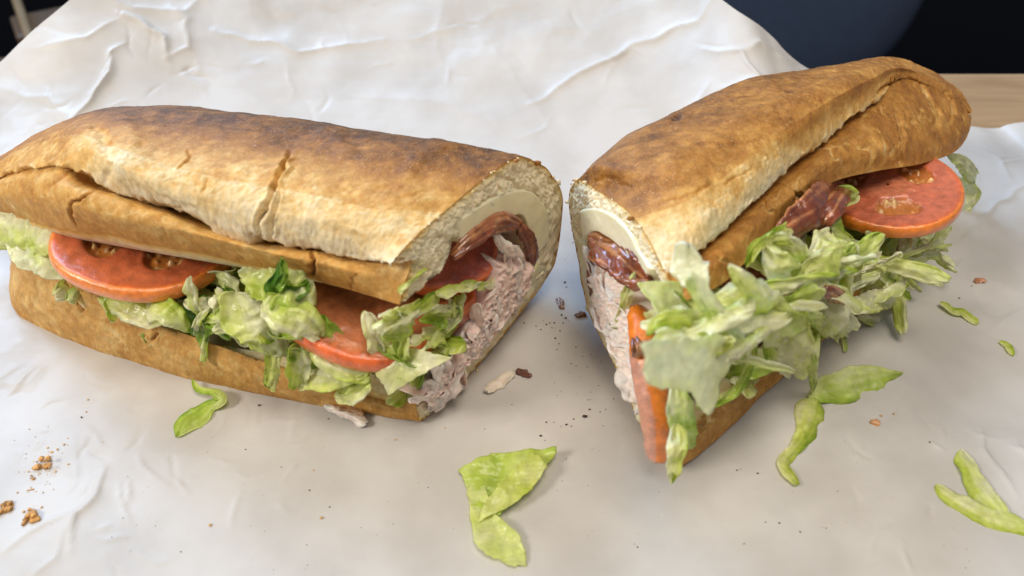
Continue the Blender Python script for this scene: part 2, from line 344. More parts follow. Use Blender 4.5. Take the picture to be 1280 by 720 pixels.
def bread(root_label, O, I, rows, irows, ncol, cut_end, toastf, cracks, seed, cut, capn=70, warp=None, wr=(), linek=.5):
    """O, I: matching lists of rails (outer, inner), each (K,3) in cm"""
    Or = np.stack([resample(r, ncol, warp) for r in O]); Ir = np.stack([resample(r, ncol, warp) for r in I])
    # outer surface
    tt = np.concatenate([np.linspace(k, k+1, rows[k], endpoint=False) for k in range(len(O)-1)]+[[len(O)-1]])
    def across(R, t):
        A = catmull(R, t); Lr = R[np.clip(np.floor(t).astype(int), 0, len(R)-2)]*(1-(t-np.floor(t)))[:, None, None]+R[np.clip(np.floor(t).astype(int)+1, 0, len(R)-1)]*(t-np.floor(t))[:, None, None]
        k = .72; return A*k+Lr*(1-k)
    G = across(Or, tt); nr = len(tt); Nn = gridnormals(G)
    ctr = Or.mean(0)[None]
    if ((G-ctr)*Nn).sum() < 0: Nn = -Nn
    P = G.reshape(-1, 3); Nf = Nn.reshape(-1, 3); TT = np.repeat(tt, ncol); S = np.tile(np.linspace(0, 1, ncol), nr)
    uv = proj(P); front = (TT < 8.2) | (TT > len(O)-4)
    h = .10*fbm(P*.45+seed, 3)+.035*fbm(P*1.3+seed, 3)-.012*fbm(P*4+seed, 3, True)+.006*fbm(P*14+seed, 2)
    T = toastf(TT, S, P, uv)
    T = T+.16*np.clip(fbm(P*1.7+seed+70, 3, True)-.25, -.5, .5)*(T > .3)-.16*np.clip(noise(P*11+seed)-.28, 0, 1)-.10*np.clip(noise(P*23+seed)-.25, 0, 1)
    ln = noise(P*np.array([.75, .75, .9])+seed+90+.25*noise(P*2.2)[:, None]); ln2 = noise(P*1.25+seed+140+.2*noise(P*3)[:, None])
    lk = np.exp(-(ln/.028)**2)*sstep(.0, .25, noise(P*.5+seed+9))+.8*np.exp(-(ln2/.026)**2)*sstep(.1, .3, noise(P*.6+seed+29))
    lk = lk*(T > .3)*linek*np.where((TT < 3.2) | (TT > 13.5), 1, .25); T = T-.34*lk; h = h-.03*lk+.02*np.exp(-((np.abs(ln)-.07)/.03)**2)*(lk > -1)*linek*sstep(.0, .25, noise(P*.5+seed+9))
    lipk = np.exp(-((TT-4.0)/.30)**2)*sstep(.12, .22, S+0*TT if cut_end else 1-S)
    rough = sstep(.42, .12, T); h += rough*(.045*fbm(P*np.array([6, 6, 2.2])+seed, 4, True)+.02*fbm(P*16, 2, True))
    wob = np.stack([noise(P*2.5+3), noise(P*2.5+60)], 1)*5+np.stack([noise(P*9+3), noise(P*9+60)], 1)*1.6
    for pl, dep, wd, dT, lo, hi in cracks:
        m = (TT >= lo) & (TT <= hi); idx = np.nonzero(m)[0]
        d, pos = pldist(uv[idx]+wob[idx], pl); fade = np.clip(np.sin(np.clip(pos, .02, .98)*math.pi)*2.5, 0, 1)
        e = np.exp(-(d/wd)**2)*fade; h[idx] -= dep*e; T[idx] += dT*e
        if dep > .06: h[idx] += dep*.22*np.exp(-((d-wd*2.2)/(wd*1.5))**2)*fade
    for pl, amp, wd, lo, hi in wr:
        m = (TT >= lo) & (TT <= hi); idx = np.nonzero(m)[0]
        d, pos = pldist(uv[idx]+wob[idx], pl); h[idx] += amp*np.exp(-(d/wd)**2)*np.clip(np.sin(np.clip(pos, .02, .98)*math.pi)*2, 0, 1)
    endk = np.minimum(1, np.minimum(TT/0.35+.25, (len(O)-1-TT)/0.35+.25))
    P = P+Nf*(h*endk)[:, None]
    rag = .16*noise(P*1.1+seed)+.14*noise(P*3.1+seed)+.07*noise(P*8+seed); P[:, 2] += lipk*rag*.8; P[:, 1] -= lipk*np.abs(rag)*.35
    T = T-lipk*.16*(noise(P*4+seed)+.5)
    col = toastcol(np.clip(T, 0, 1))
    root = empty('bread_half', [P[:, 0].mean(), P[:, 1].mean(), 0]); tag(root, root_label, 'bread')
    link('crust', P, gridfaces(nr, ncol), M['crust'], root, col=col)
    Pg = P.reshape(nr, ncol, 3)
    # inner surface
    ti = np.linspace(0, len(I)-1, irows); Gi = across(Ir, ti); Ni = gridnormals(Gi)
    Pi = (Gi+Ni*(.10*fbm(Gi*1.6+seed, 4))[..., None]*np.minimum(1, np.minimum(ti/.4, (len(I)-1-ti)/.4))[:, None, None])
    ci = np.ones((irows*ncol, 3))*np.array([.66, .57, .40]); link('inner_crumb', Pi.reshape(-1, 3), gridfaces(irows, ncol), M['crumb'], root, col=ci)
    # lips where crust turns into the crumb
    for (o_, i_, nm) in ((Pg[0], Pi[0], 'slice_edge'), (Pg[-1], Pi[-1], 'slice_edge')):
        k = np.linspace(0, 1, 22)[:, None, None]; E_ = o_[None]*(1-k)+i_[None]*k
        bul = np.sin(k*math.pi)*.10; E_ = E_+np.array([0, -.5, .0])*bul*1.2
        E_ = E_+(np.sin(k*math.pi)[..., 0]*.06*fbm(E_*5+seed, 3))[..., None]*np.array([.4, -.8, .5])
        c = toastcol(np.clip(np.interp(np.repeat(k.ravel(), ncol), [0, .12, .5, 1], [.55, .42, .12, .05])+.2*fbm(E_.reshape(-1, 3)*3, 3), 0, 1))
        link(nm, E_.reshape(-1, 3), gridfaces(22, ncol), M['crumb'], root, col=c)
    # cut face
    ce = -1 if cut_end else 0
    o_ = Pg[:, ce]; i_ = across(Ir, tt)[:, ce]
    # dense along the contour
    mo = nr*3; o2 = resample(o_, mo, None) if False else catmull(o_, np.linspace(0, nr-1, mo)); i2 = catmull(i_, np.linspace(0, nr-1, mo))
    k = np.linspace(0, 1, capn)[:, None, None]; C_ = o2[None]*(1-k)+i2[None]*k
    kk = np.repeat(k.ravel(), mo); F_ = C_.reshape(-1, 3)
    por = fbm(F_*3.2+seed, 4); pits = np.clip(noise(F_*5+seed)-.12, 0, 1)+.6*np.clip(noise(F_*11+seed)-.1, 0, 1)
    dd = (.13*por-.16*pits+.02*fbm(F_*14, 2))*sstep(0, .07, kk)+.07*np.sin(kk*math.pi)
    F_ = F_+cut.n3*(dd)[:, None]
    Tc = np.interp(kk, [0, .02, .06, .15, 1], [.70, .50, .24, .10, .05])+.10*fbm(F_*2, 3)+.10*pits
    c = toastcol(np.clip(Tc, 0, 1)); grey = sstep(.05, .3, kk)[:, None]*.55; c = c*(1-grey)+np.array([.88, .78, .57])*grey
    link('cut_face', F_, gridfaces(capn, mo), M['crumb'], root, col=c)
    # far end closing
    fe = 0 if cut_end else -1
    k = np.linspace(0, 1, 8)[:, None, None]; E_ = Pg[:, fe][None]*(1-k)+across(Ir, tt)[:, fe][None]*k
    link('end_crumb', E_.reshape(-1, 3), gridfaces(8, nr), M['crumb'], root, col=np.ones((8*nr, 3))*np.array([.55, .38, .2]))
    # torn flakes of crust and crumb along the cut edge
    fl = []; rf = random.Random(seed); bm = bmesh.new(); bmesh.ops.create_icosphere(bm, subdivisions=1, radius=1); V0 = np.array([v.co[:] for v in bm.verts]); F0 = np.array([[v.index for v in f.verts] for f in bm.faces]); bm.free()
    Vs, Fs, Cs, n_ = [], [], [], 0; lo_, hi_ = int(nr*.20), int(nr*.98)
    for i in range(26):
        q_ = o_[rf.randint(lo_, hi_)]+cut.n3*rf.uniform(-.05, .12); r_ = rf.choice([.025, .03, .04, .05, .09])
        A3 = np.array([rf.uniform(.5, 1.5), rf.uniform(.5, 1.5), rf.uniform(.4, 1.1)])
        Vs.append(V0*(1+.6*noise(V0*1.7+i*2.3)[:, None])*r_*A3+q_); Fs.append(F0+n_); n_ += len(V0); Cs.append(np.ones((len(V0), 3))*toastcol(np.array([rf.choice([.02, .1, .3, .55, .75])])))
    fo = link('torn_flakes', np.concatenate(Vs), np.concatenate(Fs), M['crumbs'], root, col=np.concatenate(Cs)); fo['kind'] = 'stuff'
    return root, Pg

def rail(frame, cut, pts):
    out = []
    for p in pts:
        if p[0] == 'L': out.append(frame.w(*p[1:]))              # s, a, z
        elif p[2] == 'c': out.append(cut.at(p[0], p[1], p[3] if len(p) > 3 else 0))
        elif p[2] == 'z': out.append(atz(p[0], p[1], p[3]))
        else: out.append(frame.ata(p[0], p[1], p[2]))
    return np.array(out)
lr = lambda *p: rail(LF, LC, p)
rr = lambda *p: rail(RF, RC, p)
lip = [(-35, 238, 2.5), (10, 215, 2.0), (50, 207, 1.4), (85, 205, 1.1), (110, 215, .95), (130, 231, .8), (165, 240, .75), (180, 247, .7), (215, 256, .65), (240, 268, .6), (262, 278, .5), (275, 293, .5), (290, 300, .5), (310, 303, .45),
       (322, 295, .5), (335, 300, .45), (365, 307, .45), (400, 310, .45), (430, 321, .4), (450, 324, .4), (490, 329, 'c')]
crease = [(-35, 240, 2.6), (10, 219, 2.1), (50, 211, 1.5), (85, 209, 1.3), (130, 232, 1.5), (180, 247, 1.5), (240, 268, 1.5), (275, 285, 1.5), (310, 293, 1.6), (350, 297, 1.6), (400, 304, 1.6), (450, 315, 1.5), (512, 320, 'c')]
LO = [lr((-25, 262, 2.4), (20, 270, 1.6), (60, 283, .9), (105, 290, .5), (140, 293, .45), (170, 302, .4), (250, 316, .4), (300, 328, .4), (350, 338, .4), (388, 345, .4), (400, 352, .4), (450, 366, .4), (499, 381, 'c')),
      lr((-30, 250, 2.2), (15, 246, 1.3), (60, 257, .6), (110, 264, .15), (180, 279, .1), (250, 294, .1), (300, 307, .1), (350, 320, .1), (400, 330, .1), (450, 342, .1), (506, 352, 'c')),
      lr((-34, 243, 2.3), (12, 228, 1.6), (55, 230, .9), (100, 236, .5), (150, 250, .45), (210, 268, .45), (270, 290, .5), (330, 306, .5), (400, 314, .5), (450, 327, .5), (513, 332, 'c')),
      lr(*crease), lr(*lip),
      lr((-37, 230, 2.7), (15, 195, 2.6), (60, 187, 2.0), (100, 185, 1.4), (140, 202, .75), (200, 228, .55), (300, 258, .45), (400, 275, .45), (460, 288, .4), (528, 288, 'c')),
      lr((-38, 225, 3), (20, 187, 3.2), (60, 170, 2.8), (105, 160, 2.4), (150, 175, 1.7), (200, 190, 1.5), (300, 210, 1.4), (400, 227, 1.4), (490, 243, 1.4), (572, 250, 'c')),
      lr((-38, 223, 3.4), (14, 187, 3.9), (54, 165, 3.7), (100, 150, 3.6), (150, 150, 3.1), (200, 156, 3.0), (300, 170, 3.0), (400, 186, 3.0), (500, 200, 3.0), (614, 215, 'c')),
      lr((-38, 222, 3.7), (10, 192, 4.3), (50, 165, 4.5), (100, 145, 4.7), (150, 136, 4.7), (200, 134, 4.7), (250, 138, 4.7), (300, 144, 4.7), (350, 150, 4.7), (400, 159, 4.7), (420, 160, 4.7), (500, 171, 4.7), (560, 177, 4.7), (600, 183, 4.8), (650, 196, 'c')),
      lr(('L', -15.8, 3.9, 3.6), ('L', -14.5, 5.6, 4.2), ('L', -12, 6.3, 5), ('L', -8, 6.5, 5.2), ('L', -3, 6.5, 5.2), ('L', .5, 6.4, 5.0), (684, 213, 'c')),
      lr(('L', -15.8, 4, 3.2), ('L', -14.5, 6, 3), ('L', -12, 7, 3.3), ('L', -8, 7.2, 3.4), ('L', -3, 7.2, 3.4), ('L', .5, 7, 3.4), (704, 250, 'c')),
      lr(('L', -15.8, 4, 2.8), ('L', -14.3, 6, 1.6), ('L', -12, 6.9, 1.4), ('L', -8, 7.2, 1.3), ('L', -3, 7.2, 1.3), ('L', .5, 6.9, 1.3), (693, 330, 'c')),
      lr(('L', -15.5, 4, 2.2), ('L', -14, 5.5, .4), ('L', -12, 6, .1), ('L', -8, 6.2, .08), ('L', -3, 6.2, .08), ('L', .3, 5.2, .08), (650, 392, 'c')),
      lr(('L', -15, 3.5, 1.5), ('L', -13.5, 3.5, .3), ('L', -12, 3, .08), ('L', -8, 3, .08), ('L', -3, 3, .08), (600, 454, 'c')),
      lr((13, 350, 2.2), (22, 387, 1.2), (60, 422, .9), (130, 447, .5), (190, 464, .3), (250, 479, .2), (330, 493, .1), (450, 516, .1), (531, 524, 'c')),
      lr((12, 338, 2.2), (16, 362, 1.2), (50, 392, .6), (120, 417, .1), (230, 452, -.2), (330, 474, -.3), (450, 503, -.2), (522, 518, 'c')),
      lr((13, 320, 2.0), (40, 318, 1.3), (75, 336, .8), (120, 364, .4), (200, 402, .1), (300, 440, -.1), (400, 473, -.1), (480, 496, 0), (519, 504, 'c'))]
Lin = [(.9, 4.0), (1.3, 4.1), (1.6, 4.2), (1.9, 4.4), (2.2, 4.6), (2.6, 4.8), (3.1, 5.0), (3.7, 5.1), (4.5, 5.1), (5.5, 4.7), (6.1, 3.4), (6, 2), (5.2, 1.0), (3, .8), (.9, .9), (.5, 1.1), (.25, 1.4)]
Lcin = [(533, 352), (548, 340), (558, 326), (562, 314), (564, 304), (568, 296), (584, 280), (612, 264), (640, 256), (666, 258), (676, 280), (670, 330), (640, 374), (592, 430), (550, 486), (538, 498), (526, 504)]
LI = []
for k, ((a, z), c) in enumerate(zip(Lin, Lcin)):
    tip = LO[k][0]*.85+np.array([*LF.w(-13, 3.2, 0)[:2], 3.0])*.15
    LI.append(np.array([tip]+[LF.w(s_, a+(.5 if s_ < -11 else 0), z*(.9 if s_ < -11 else 1)) for s_ in (-12.5, -9, -5, -1.5)]+[LC.at(*c)]))
def toastL(TT, S, P, uv):
    X, Y = uv[:, 0], uv[:, 1]
    base = np.interp(TT, [0, .6, 1.6, 2.6, 3, 3.6, 4, 4.4, 5, 5.6, 6.2, 7, 8, 9, 10, 12, 14, 15, 15.6, 16], [.56, .44, .36, .38, .36, .26, .02, .08, .17, .25, .42, .70, .80, .84, .8, .62, .58, .47, .48, .56])
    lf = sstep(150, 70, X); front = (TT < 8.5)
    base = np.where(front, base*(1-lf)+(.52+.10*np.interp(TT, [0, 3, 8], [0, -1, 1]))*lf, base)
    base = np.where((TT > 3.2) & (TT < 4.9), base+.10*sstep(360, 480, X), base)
    n = fbm(P*.8+5, 4)*.20+fbm(P*2.6+1, 3)*.10+fbm(P*7+1, 3)*.12
    base = base+n*np.where((TT > 3.9) & (TT < 6.3), 1.2, .75)
    base += .12*sstep(480, 380, X)*sstep(5.5, 6.5, TT)*(TT < 9)*0
    base = base+np.where((TT > 5.6) & (TT < 9), .10, 0)+np.where(TT > 13, -.05, .01)
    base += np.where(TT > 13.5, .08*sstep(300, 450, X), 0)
    return base
Lcr = [([(362, 190), (352, 215), (345, 235), (330, 262), (324, 300)], .36, 2.3, -.06, 4, 7.6), ([(350, 235), (343, 262), (338, 300)], .16, 1.8, -.05, 4, 6.5), ([(237, 186), (233, 202), (222, 212)], .07, 1.3, .25, 4, 7.6),
       ([(122, 236), (92, 254), (87, 262), (92, 284)], .16, 1.7, .22, 0, 3), ([(112, 150), (128, 172), (140, 205), (130, 230)], .07, 6, -.06, 4, 8), ([(388, 312), (390, 348)], .20, 2.2, .35, 0, 3),
       ([(60, 238), (80, 215), (112, 212)], .06, 2, .15, 0, 5), ([(93, 355), (97, 372), (110, 395)], .16, 1.8, .28, 13, 16), ([(190, 400), (196, 418), (186, 430)], .10, 2, .22, 13, 16),
       ([(110, 395), (150, 410), (200, 430)], .04, 2, .12, 13, 16), ([(200, 242), (228, 258), (250, 256)], .06, 2.5, .05, 4, 6), ([(448, 340), (440, 352), (438, 365)], .06, 1.5, .15, 0, 3), ([(260, 225), (250, 240)], .05, 1.5, .15, 4, 7),
       ([(300, 330), (302, 322)], .04, 1.5, .1, 0, 3), ([(205, 285), (200, 300)], .03, 1.5, .1, 0, 3), ([(460, 228), (500, 245), (545, 240)], .04, 4, .0, 5, 8)]
Lwr = [([(395, 158), (420, 170), (440, 200)], .05, 12, 6, 9), ([(560, 175), (520, 200), (505, 225)], .05, 10, 6, 9), ([(150, 140), (170, 190)], .06, 16, 5, 9)]
rowsL = [8, 12, 12, 14, 14, 26, 26, 22, 16, 8, 8, 8, 8, 10, 14, 18]
warpL = np.linspace(0, 1, 620)**1.15
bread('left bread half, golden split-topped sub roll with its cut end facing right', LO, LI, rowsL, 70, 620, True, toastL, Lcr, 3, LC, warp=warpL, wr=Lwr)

RO = [rr((843, 380, 'c'), (862, 374, 'z', 5.45), (880, 367, 'z', 5.35), (915, 345, 'z', 5.1), (958, 297, 'z', 5.0), (992, 262, 'z', 4.9), (1040, 228, 'z', 4.8), (1095, 214, 'z', 4.5), (1150, 205, 'z', 4.1), (1190, 192, 'z', 3.6), (1207, 175, 'z', 3.3), (1212, 160, 'z', 3.2)),
      rr((838, 362, 'c'), (875, 345, 'z', 5.7), (910, 318, 'z', 5.6), (955, 275, 'z', 5.5), (1000, 238, 'z', 5.4), (1050, 200, 'z', 5.3), (1110, 185, 'z', 5.0), (1160, 180, 'z', 4.4), (1195, 172, 'z', 3.9), (1211, 160, 'z', 3.5), (1213, 152, 'z', 3.4)),
      rr((835, 350, 'c'), (873, 328, 'z', 5.7), (905, 298, 'z', 5.65), (955, 256, 'z', 5.6), (1003, 215, 'z', 5.55), (1053, 175, 'z', 5.5), (1106, 145, 'z', 5.3), (1150, 140, 'z', 4.9), (1190, 148, 'z', 4.2), (1210, 148, 'z', 3.7), (1214, 148, 'z', 3.5)),
      rr((834, 343, 'c'), (868, 312, 'z', 5.45), (898, 287, 'z', 5.4), (948, 243, 'z', 5.4), (998, 198, 'z', 5.4), (1048, 157, 'z', 5.4), (1098, 120, 'z', 5.35), (1130, 99, 'z', 5.36), (1170, 113, 'z', 4.86), (1203, 134, 'z', 4.06), (1213.5, 146, 'z', 3.58)),
      rr((830, 339, 'c'), (872, 313, 'z', 5.9), (900, 290, 'z', 5.85), (925, 266, 'z', 5.9), (950, 245, 'z', 5.85), (975, 219, 'z', 5.9), (1000, 199, 'z', 5.85), (1050, 159, 'z', 5.8), (1075, 138, 'z', 5.8), (1100, 121, 'z', 5.6), (1130, 97, 'z', 5.4), (1170, 110, 'z', 4.9), (1203, 132, 'z', 4.1), (1213, 145, 'z', 3.6)),
      rr((812, 300, 'c'), (868, 283, 'z', 6.35), (900, 258, 'z', 6.35), (950, 216, 'z', 6.35), (1000, 175, 'z', 6.3), (1050, 138, 'z', 6.2), (1090, 112, 'z', 6.0), (1125, 90, 'z', 5.6), (1168, 102, 'z', 5.0), (1200, 127, 'z', 4.2), (1213, 144, 'z', 3.7)),
      rr((788, 266, 'c'), (850, 245, 'z', 6.6), (900, 215, 'z', 6.65), (950, 180, 'z', 6.7), (1000, 148, 'z', 6.7), (1050, 118, 'z', 6.6), (1090, 98, 'z', 6.3), (1122, 84, 'z', 5.85), (1162, 95, 'z', 5.1), (1198, 121, 'z', 4.3), (1214, 142, 'z', 3.8)),
      rr((755, 243, 'c'), (815, 212, 'z', 6.7), (868, 178, 'z', 6.8), (945, 136, 'z', 6.8), (1015, 108, 'z', 6.7), (1068, 90, 'z', 6.4), (1112, 77, 'z', 5.8), (1156, 88, 'z', 5.05), (1193, 113, 'z', 4.35), (1214, 140, 'z', 3.8)),
      rr((724, 224, 'c'), (742, 206, 'z', 5.8), (765, 189, 'z', 5.95), (800, 166, 'z', 6.0), (860, 131, 'z', 6.0), (900, 112, 'z', 6.0), (950, 96, 'z', 6.0), (1050, 80, 'z', 5.8), (1118, 73, 'z', 5.3), (1158, 86, 'z', 4.8), (1195, 112, 'z', 4.2), (1214, 138, 'z', 3.8)),
      rr((713, 240, 'c'), ('L', 5, 7.3, 4.9), ('L', 9, 6.9, 4.6), ('L', 13, 5.6, 4.3), ('L', 16, 3.6, 3.9), ('L', 17, 2.4, 3.6)),
      rr((712, 262, 'c'), ('L', 5, 7.6, 3.4), ('L', 9, 7.3, 3.2), ('L', 13, 6.1, 3), ('L', 16, 3.9, 3), ('L', 17, 2.4, 3.3)),
      rr((720, 310, 'c'), ('L', 5, 7.3, 1.5), ('L', 9, 7.1, 1.4), ('L', 13, 5.8, 1.4), ('L', 15.8, 3.8, 1.8), ('L', 16.8, 2.4, 2.6)),
      rr((734, 385, 'c'), ('L', 5, 6, .1), ('L', 9, 6, .1), ('L', 13, 4.8, .2), ('L', 15.4, 3.4, .8), ('L', 16.3, 2.3, 1.8)),
      rr((776, 474, 'c'), ('L', 4, 3, .08), ('L', 9, 3, .08), ('L', 13, 2.6, .1), ('L', 15, 2.2, .6), ('L', 15.8, 2, 1.2)),
      rr((808, 548, 'c'), (838, 580, 'z', .1), (862, 572, 'z', .1), (920, 522, 'z', .1), (980, 463, 'z', .2), ('L', 9, .3, .2), ('L', 12.5, .6, .3), ('L', 14.5, 1.2, .8), ('L', 15.3, 1.6, 1.1)),
      rr((822, 558, 'c'), (846, 566, 'z', .6), (880, 548, 'z', .8), (930, 497, 'z', .8), (978, 453, 'z', .8), ('L', 8.8, .0, .9), ('L', 12.3, .3, .9), ('L', 14.3, 1.0, 1.2), ('L', 15.2, 1.5, 1.3)),
      rr((832, 545, 'c'), (855, 533, 'z', 1.2), (890, 508, 'z', 1.4), (925, 475, 'z', 1.5), (968, 440, 'z', 1.5), ('L', 8.5, .1, 1.6), ('L', 12, .4, 1.5), ('L', 14, 1.0, 1.5), ('L', 15, 1.5, 1.6))]
Rin = [(2.2, 4.7), (2.4, 4.8), (2.6, 4.9), (2.8, 5.0), (3.0, 5.1), (3.3, 5.3), (3.9, 5.5), (4.6, 5.5), (5.2, 5.2), (6, 4.4), (6.4, 3.3), (6.2, 2), (5.2, .9), (3, .7), (1, .8), (.8, 1.1), (.6, 1.5)]
Rcin = [(832, 352), (824, 346), (816, 338), (808, 330), (801, 322), (792, 309), (778, 292), (760, 276), (742, 268), (731, 276), (730, 300), (737, 335), (756, 390), (788, 455), (815, 530), (825, 535), (836, 530)]
RI = []
for k, ((a, z), c) in enumerate(zip(Rin, Rcin)):
    tip = RO[k][-1]*.85+RF.w(13, 2.6, 3.0)*.15
    RI.append(np.array([RC.at(*c)]+[RF.w(s_, a*(.8 if s_ > 11 else 1)+(.3 if s_ > 11 else 0), z*(.85 if s_ > 11 else 1)) for s_ in (3, 6, 9.5, 12.5)]+[tip]))
def toastR(TT, S, P, uv):
    X, Y = uv[:, 0], uv[:, 1]
    base = np.interp(TT, [0, .3, 1, 2, 2.8, 3.6, 4, 4.4, 5, 5.6, 6.2, 7, 8, 9, 10, 12, 14, 15, 16], [.40, .56, .56, .58, .56, .4, .14, .20, .30, .46, .62, .70, .78, .8, .75, .65, .6, .50, .52])
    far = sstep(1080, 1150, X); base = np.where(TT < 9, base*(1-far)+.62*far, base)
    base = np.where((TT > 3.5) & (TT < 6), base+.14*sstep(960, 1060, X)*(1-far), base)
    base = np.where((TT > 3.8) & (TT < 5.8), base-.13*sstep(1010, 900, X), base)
    n = fbm(P*.8+25, 4)*.20+fbm(P*2.6+21, 3)*.08+fbm(P*7+21, 3)*.10
    return base+.035+n*1.0
Rcr = [([(990, 225), (1000, 245), (1012, 252)], .14, 1.8, -.20, 0, 4), ([(1118, 130), (1126, 158), (1128, 178), (1124, 210)], .14, 2.0, -.18, 0, 5), ([(1050, 172), (1070, 178), (1088, 190), (1085, 208)], .08, 1.8, -.14, 0, 3),
       ([(1122, 96), (1108, 110), (1095, 118)], .14, 2.2, .2, 3, 7), ([(950, 250), (962, 262), (972, 268)], .08, 1.6, -.15, 0, 3), ([(1150, 100), (1160, 120), (1175, 140), (1165, 165)], .06, 1.8, -.14, 0, 7), ([(1180, 110), (1192, 135), (1185, 160)], .05, 1.8, -.1, 0, 8),
       ([(1128, 158), (1150, 150), (1162, 148)], .04, 1.4, -.12, 0, 4), ([(900, 318), (918, 338)], .07, 1.6, -.14, 0, 3), ([(975, 110), (1000, 118), (1040, 132)], .05, 2, .1, 5, 8), ([(840, 150), (852, 146)], .10, 2.5, .3, 6, 9),
       ([(820, 255), (845, 248), (870, 240), (890, 228)], .05, 1.6, .12, 4, 7), ([(900, 228), (925, 218), (945, 210)], .05, 1.6, .1, 4, 7), ([(735, 232), (760, 222), (790, 236)], .05, 2, .0, 5, 8), ([(862, 175), (900, 182), (950, 176)], .03, 2, .08, 5, 8), ([(1010, 190), (1040, 170)], .03, 1.6, .1, 4, 7)]
Rcr = [(p, d*1.4 if t < 0 else d, w_*1.15, t*2.3 if t < 0 else t, a_, b_) for p, d, w_, t, a_, b_ in Rcr]
Rwr = [([(950, 100), (990, 120), (1030, 150)], .04, 8, 5, 9), ([(1040, 85), (1070, 110)], .03, 9, 5, 9), ([(820, 180), (870, 215), (890, 240)], .04, 10, 5, 9)]
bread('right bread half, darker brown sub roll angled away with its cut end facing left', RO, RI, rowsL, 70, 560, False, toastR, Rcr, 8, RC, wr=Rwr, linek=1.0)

# ------------------------------------------------------------------ fillings
GR = np.array([[0, .92, .92, .66], [.25, .84, .88, .38], [.5, .64, .74, .13], [.75, .36, .54, .05], [1, .11, .28, .02]])
def greencol(g): return np.stack([np.interp(g, GR[:, 0], GR[:, k]) for k in (1, 2, 3)], -1)
def strip(name, path, width, m, roll=0., curl=0., ruffle=.12, seed=0, nu=80, nv=24, th=.024, colf=None, parent=None, twist=0., tip=.16, edge=.13, view=None, freq=1.6, skew=None, crisp=1.0):
    P = np.asarray(path, float); C_ = resample(P, nu) if len(P) > 2 else np.linspace(0, 1, nu)[:, None]*(P[1]-P[0])+P[0]
    T = nrm(np.gradient(C_, axis=0)); V = nrm(C_.mean(0)-cam_cm) if view is None else np.asarray(view, float)
    W = nrm(np.cross(T, V)); N_ = np.cross(W, T)
    N_ = N_*np.sign((N_@(-V)))[:, None]
    u = np.linspace(0, 1, nu); ang = np.radians(roll+twist*(u-.5))[:, None]
    W2 = W*np.cos(ang)+N_*np.sin(ang); N2 = -W*np.sin(ang)+N_*np.cos(ang)
    width = np.interp(u, np.linspace(0, 1, len(width)), width) if hasattr(width, '__len__') else np.full(nu, width)
    cap = np.clip(np.minimum(u, 1-u)/max(tip, .01)*1.0, 0, 1); width = width*np.sqrt(1-(1-cap)**2*.92)
    v = np.linspace(-1, 1, nv); L0 = np.linalg.norm(np.diff(C_, axis=0), axis=1).sum()
    s_ = np.array([seed*3.7, seed*1.3, seed*7.1])
    e1 = 1+edge*noise(np.stack([u*4, 0*u, 0*u], 1)+s_)*2+edge*.7*noise(np.stack([u*L0*2.6, 0*u, 0*u+5], 1)+s_)+edge*.4*noise(np.stack([u*L0*7, 0*u, 0*u+5], 1)+s_); e2 = 1+edge*noise(np.stack([u*4, 0*u+7, 0*u], 1)+s_)*2+edge*.7*noise(np.stack([u*L0*2.6, 0*u+3, 0*u], 1)+s_)+edge*.4*noise(np.stack([u*L0*7, 0*u+3, 0*u], 1)+s_)
    half = width[:, None]/2*np.where(v < 0, e1[:, None], e2[:, None])
    if abs(curl) > 1e-3:
        a = v*curl; X = half*np.sin(a)/max(abs(curl), 1e-3)*1.0; Z = -half*(1-np.cos(a))/abs(curl)*np.sign(curl)*np.abs(v)**.0
        Xw = X; Zn = Z
    else: Xw = half*v; Zn = 0*half
    L = np.linalg.norm(np.diff(C_, axis=0), axis=1).sum()
    q = np.stack([np.repeat(u*L*freq, nv), np.tile(v*.9, nu), np.zeros(nu*nv)], 1)+s_
    rf = ruffle*(.9*noise(q*.8)+crisp*.75*(.5-2.2*np.abs(noise(q*1.15+7)))+.22*noise(q*3.1)+.10*noise(q*7)).reshape(nu, nv)*(.55+.45*np.abs(v))
    G = C_[:, None]+W2[:, None]*Xw[..., None]+N2[:, None]*(Zn+rf)[..., None]
    G = G+W2[:, None]*(.25*rf*noise(q+9).reshape(nu, nv))[..., None]
    sk = ((seed*0.618) % 1-.5)*1.3 if skew is None else skew
    G = G+T[:, None]*(sk*half*(v[None, :])*np.interp(u, [0, .25, .75, 1], [1, .2, .2, 1])[:, None])[..., None]
    Nn = gridnormals(G); thk = th*(.6+.4*(1-v**2))[None, :, None]*np.ones((nu, 1, 1))
    A = G+Nn*thk/2; B = G-Nn*thk/2
    if colf is None: colf = lambda uu, vv, g: greencol(.4+0*uu)
    uu = np.repeat(u, nv); vv = np.tile(v, nu); c = colf(uu, vv, G.reshape(-1, 3)+s_)
    fa = gridfaces(nu, nv); n = nu*nv
    bord = np.concatenate([np.arange(nv), np.arange(1, nu)*nv+nv-1, (nu-1)*nv+np.arange(nv-2, -1, -1), np.arange(nu-2, 0, -1)*nv])
    b2 = np.roll(bord, -1); side = np.stack([bord, b2, b2+n, bord+n], 1)
    F = np.concatenate([fa[:, ::-1], fa+n, side])
    uvm = np.stack([uu*L, vv*width.mean()*.5*2.2], 1)
    return link(name, np.concatenate([A.reshape(-1, 3), B.reshape(-1, 3)]), F, m, parent, col=np.concatenate([c, c]), uv=np.concatenate([uvm, uvm]))

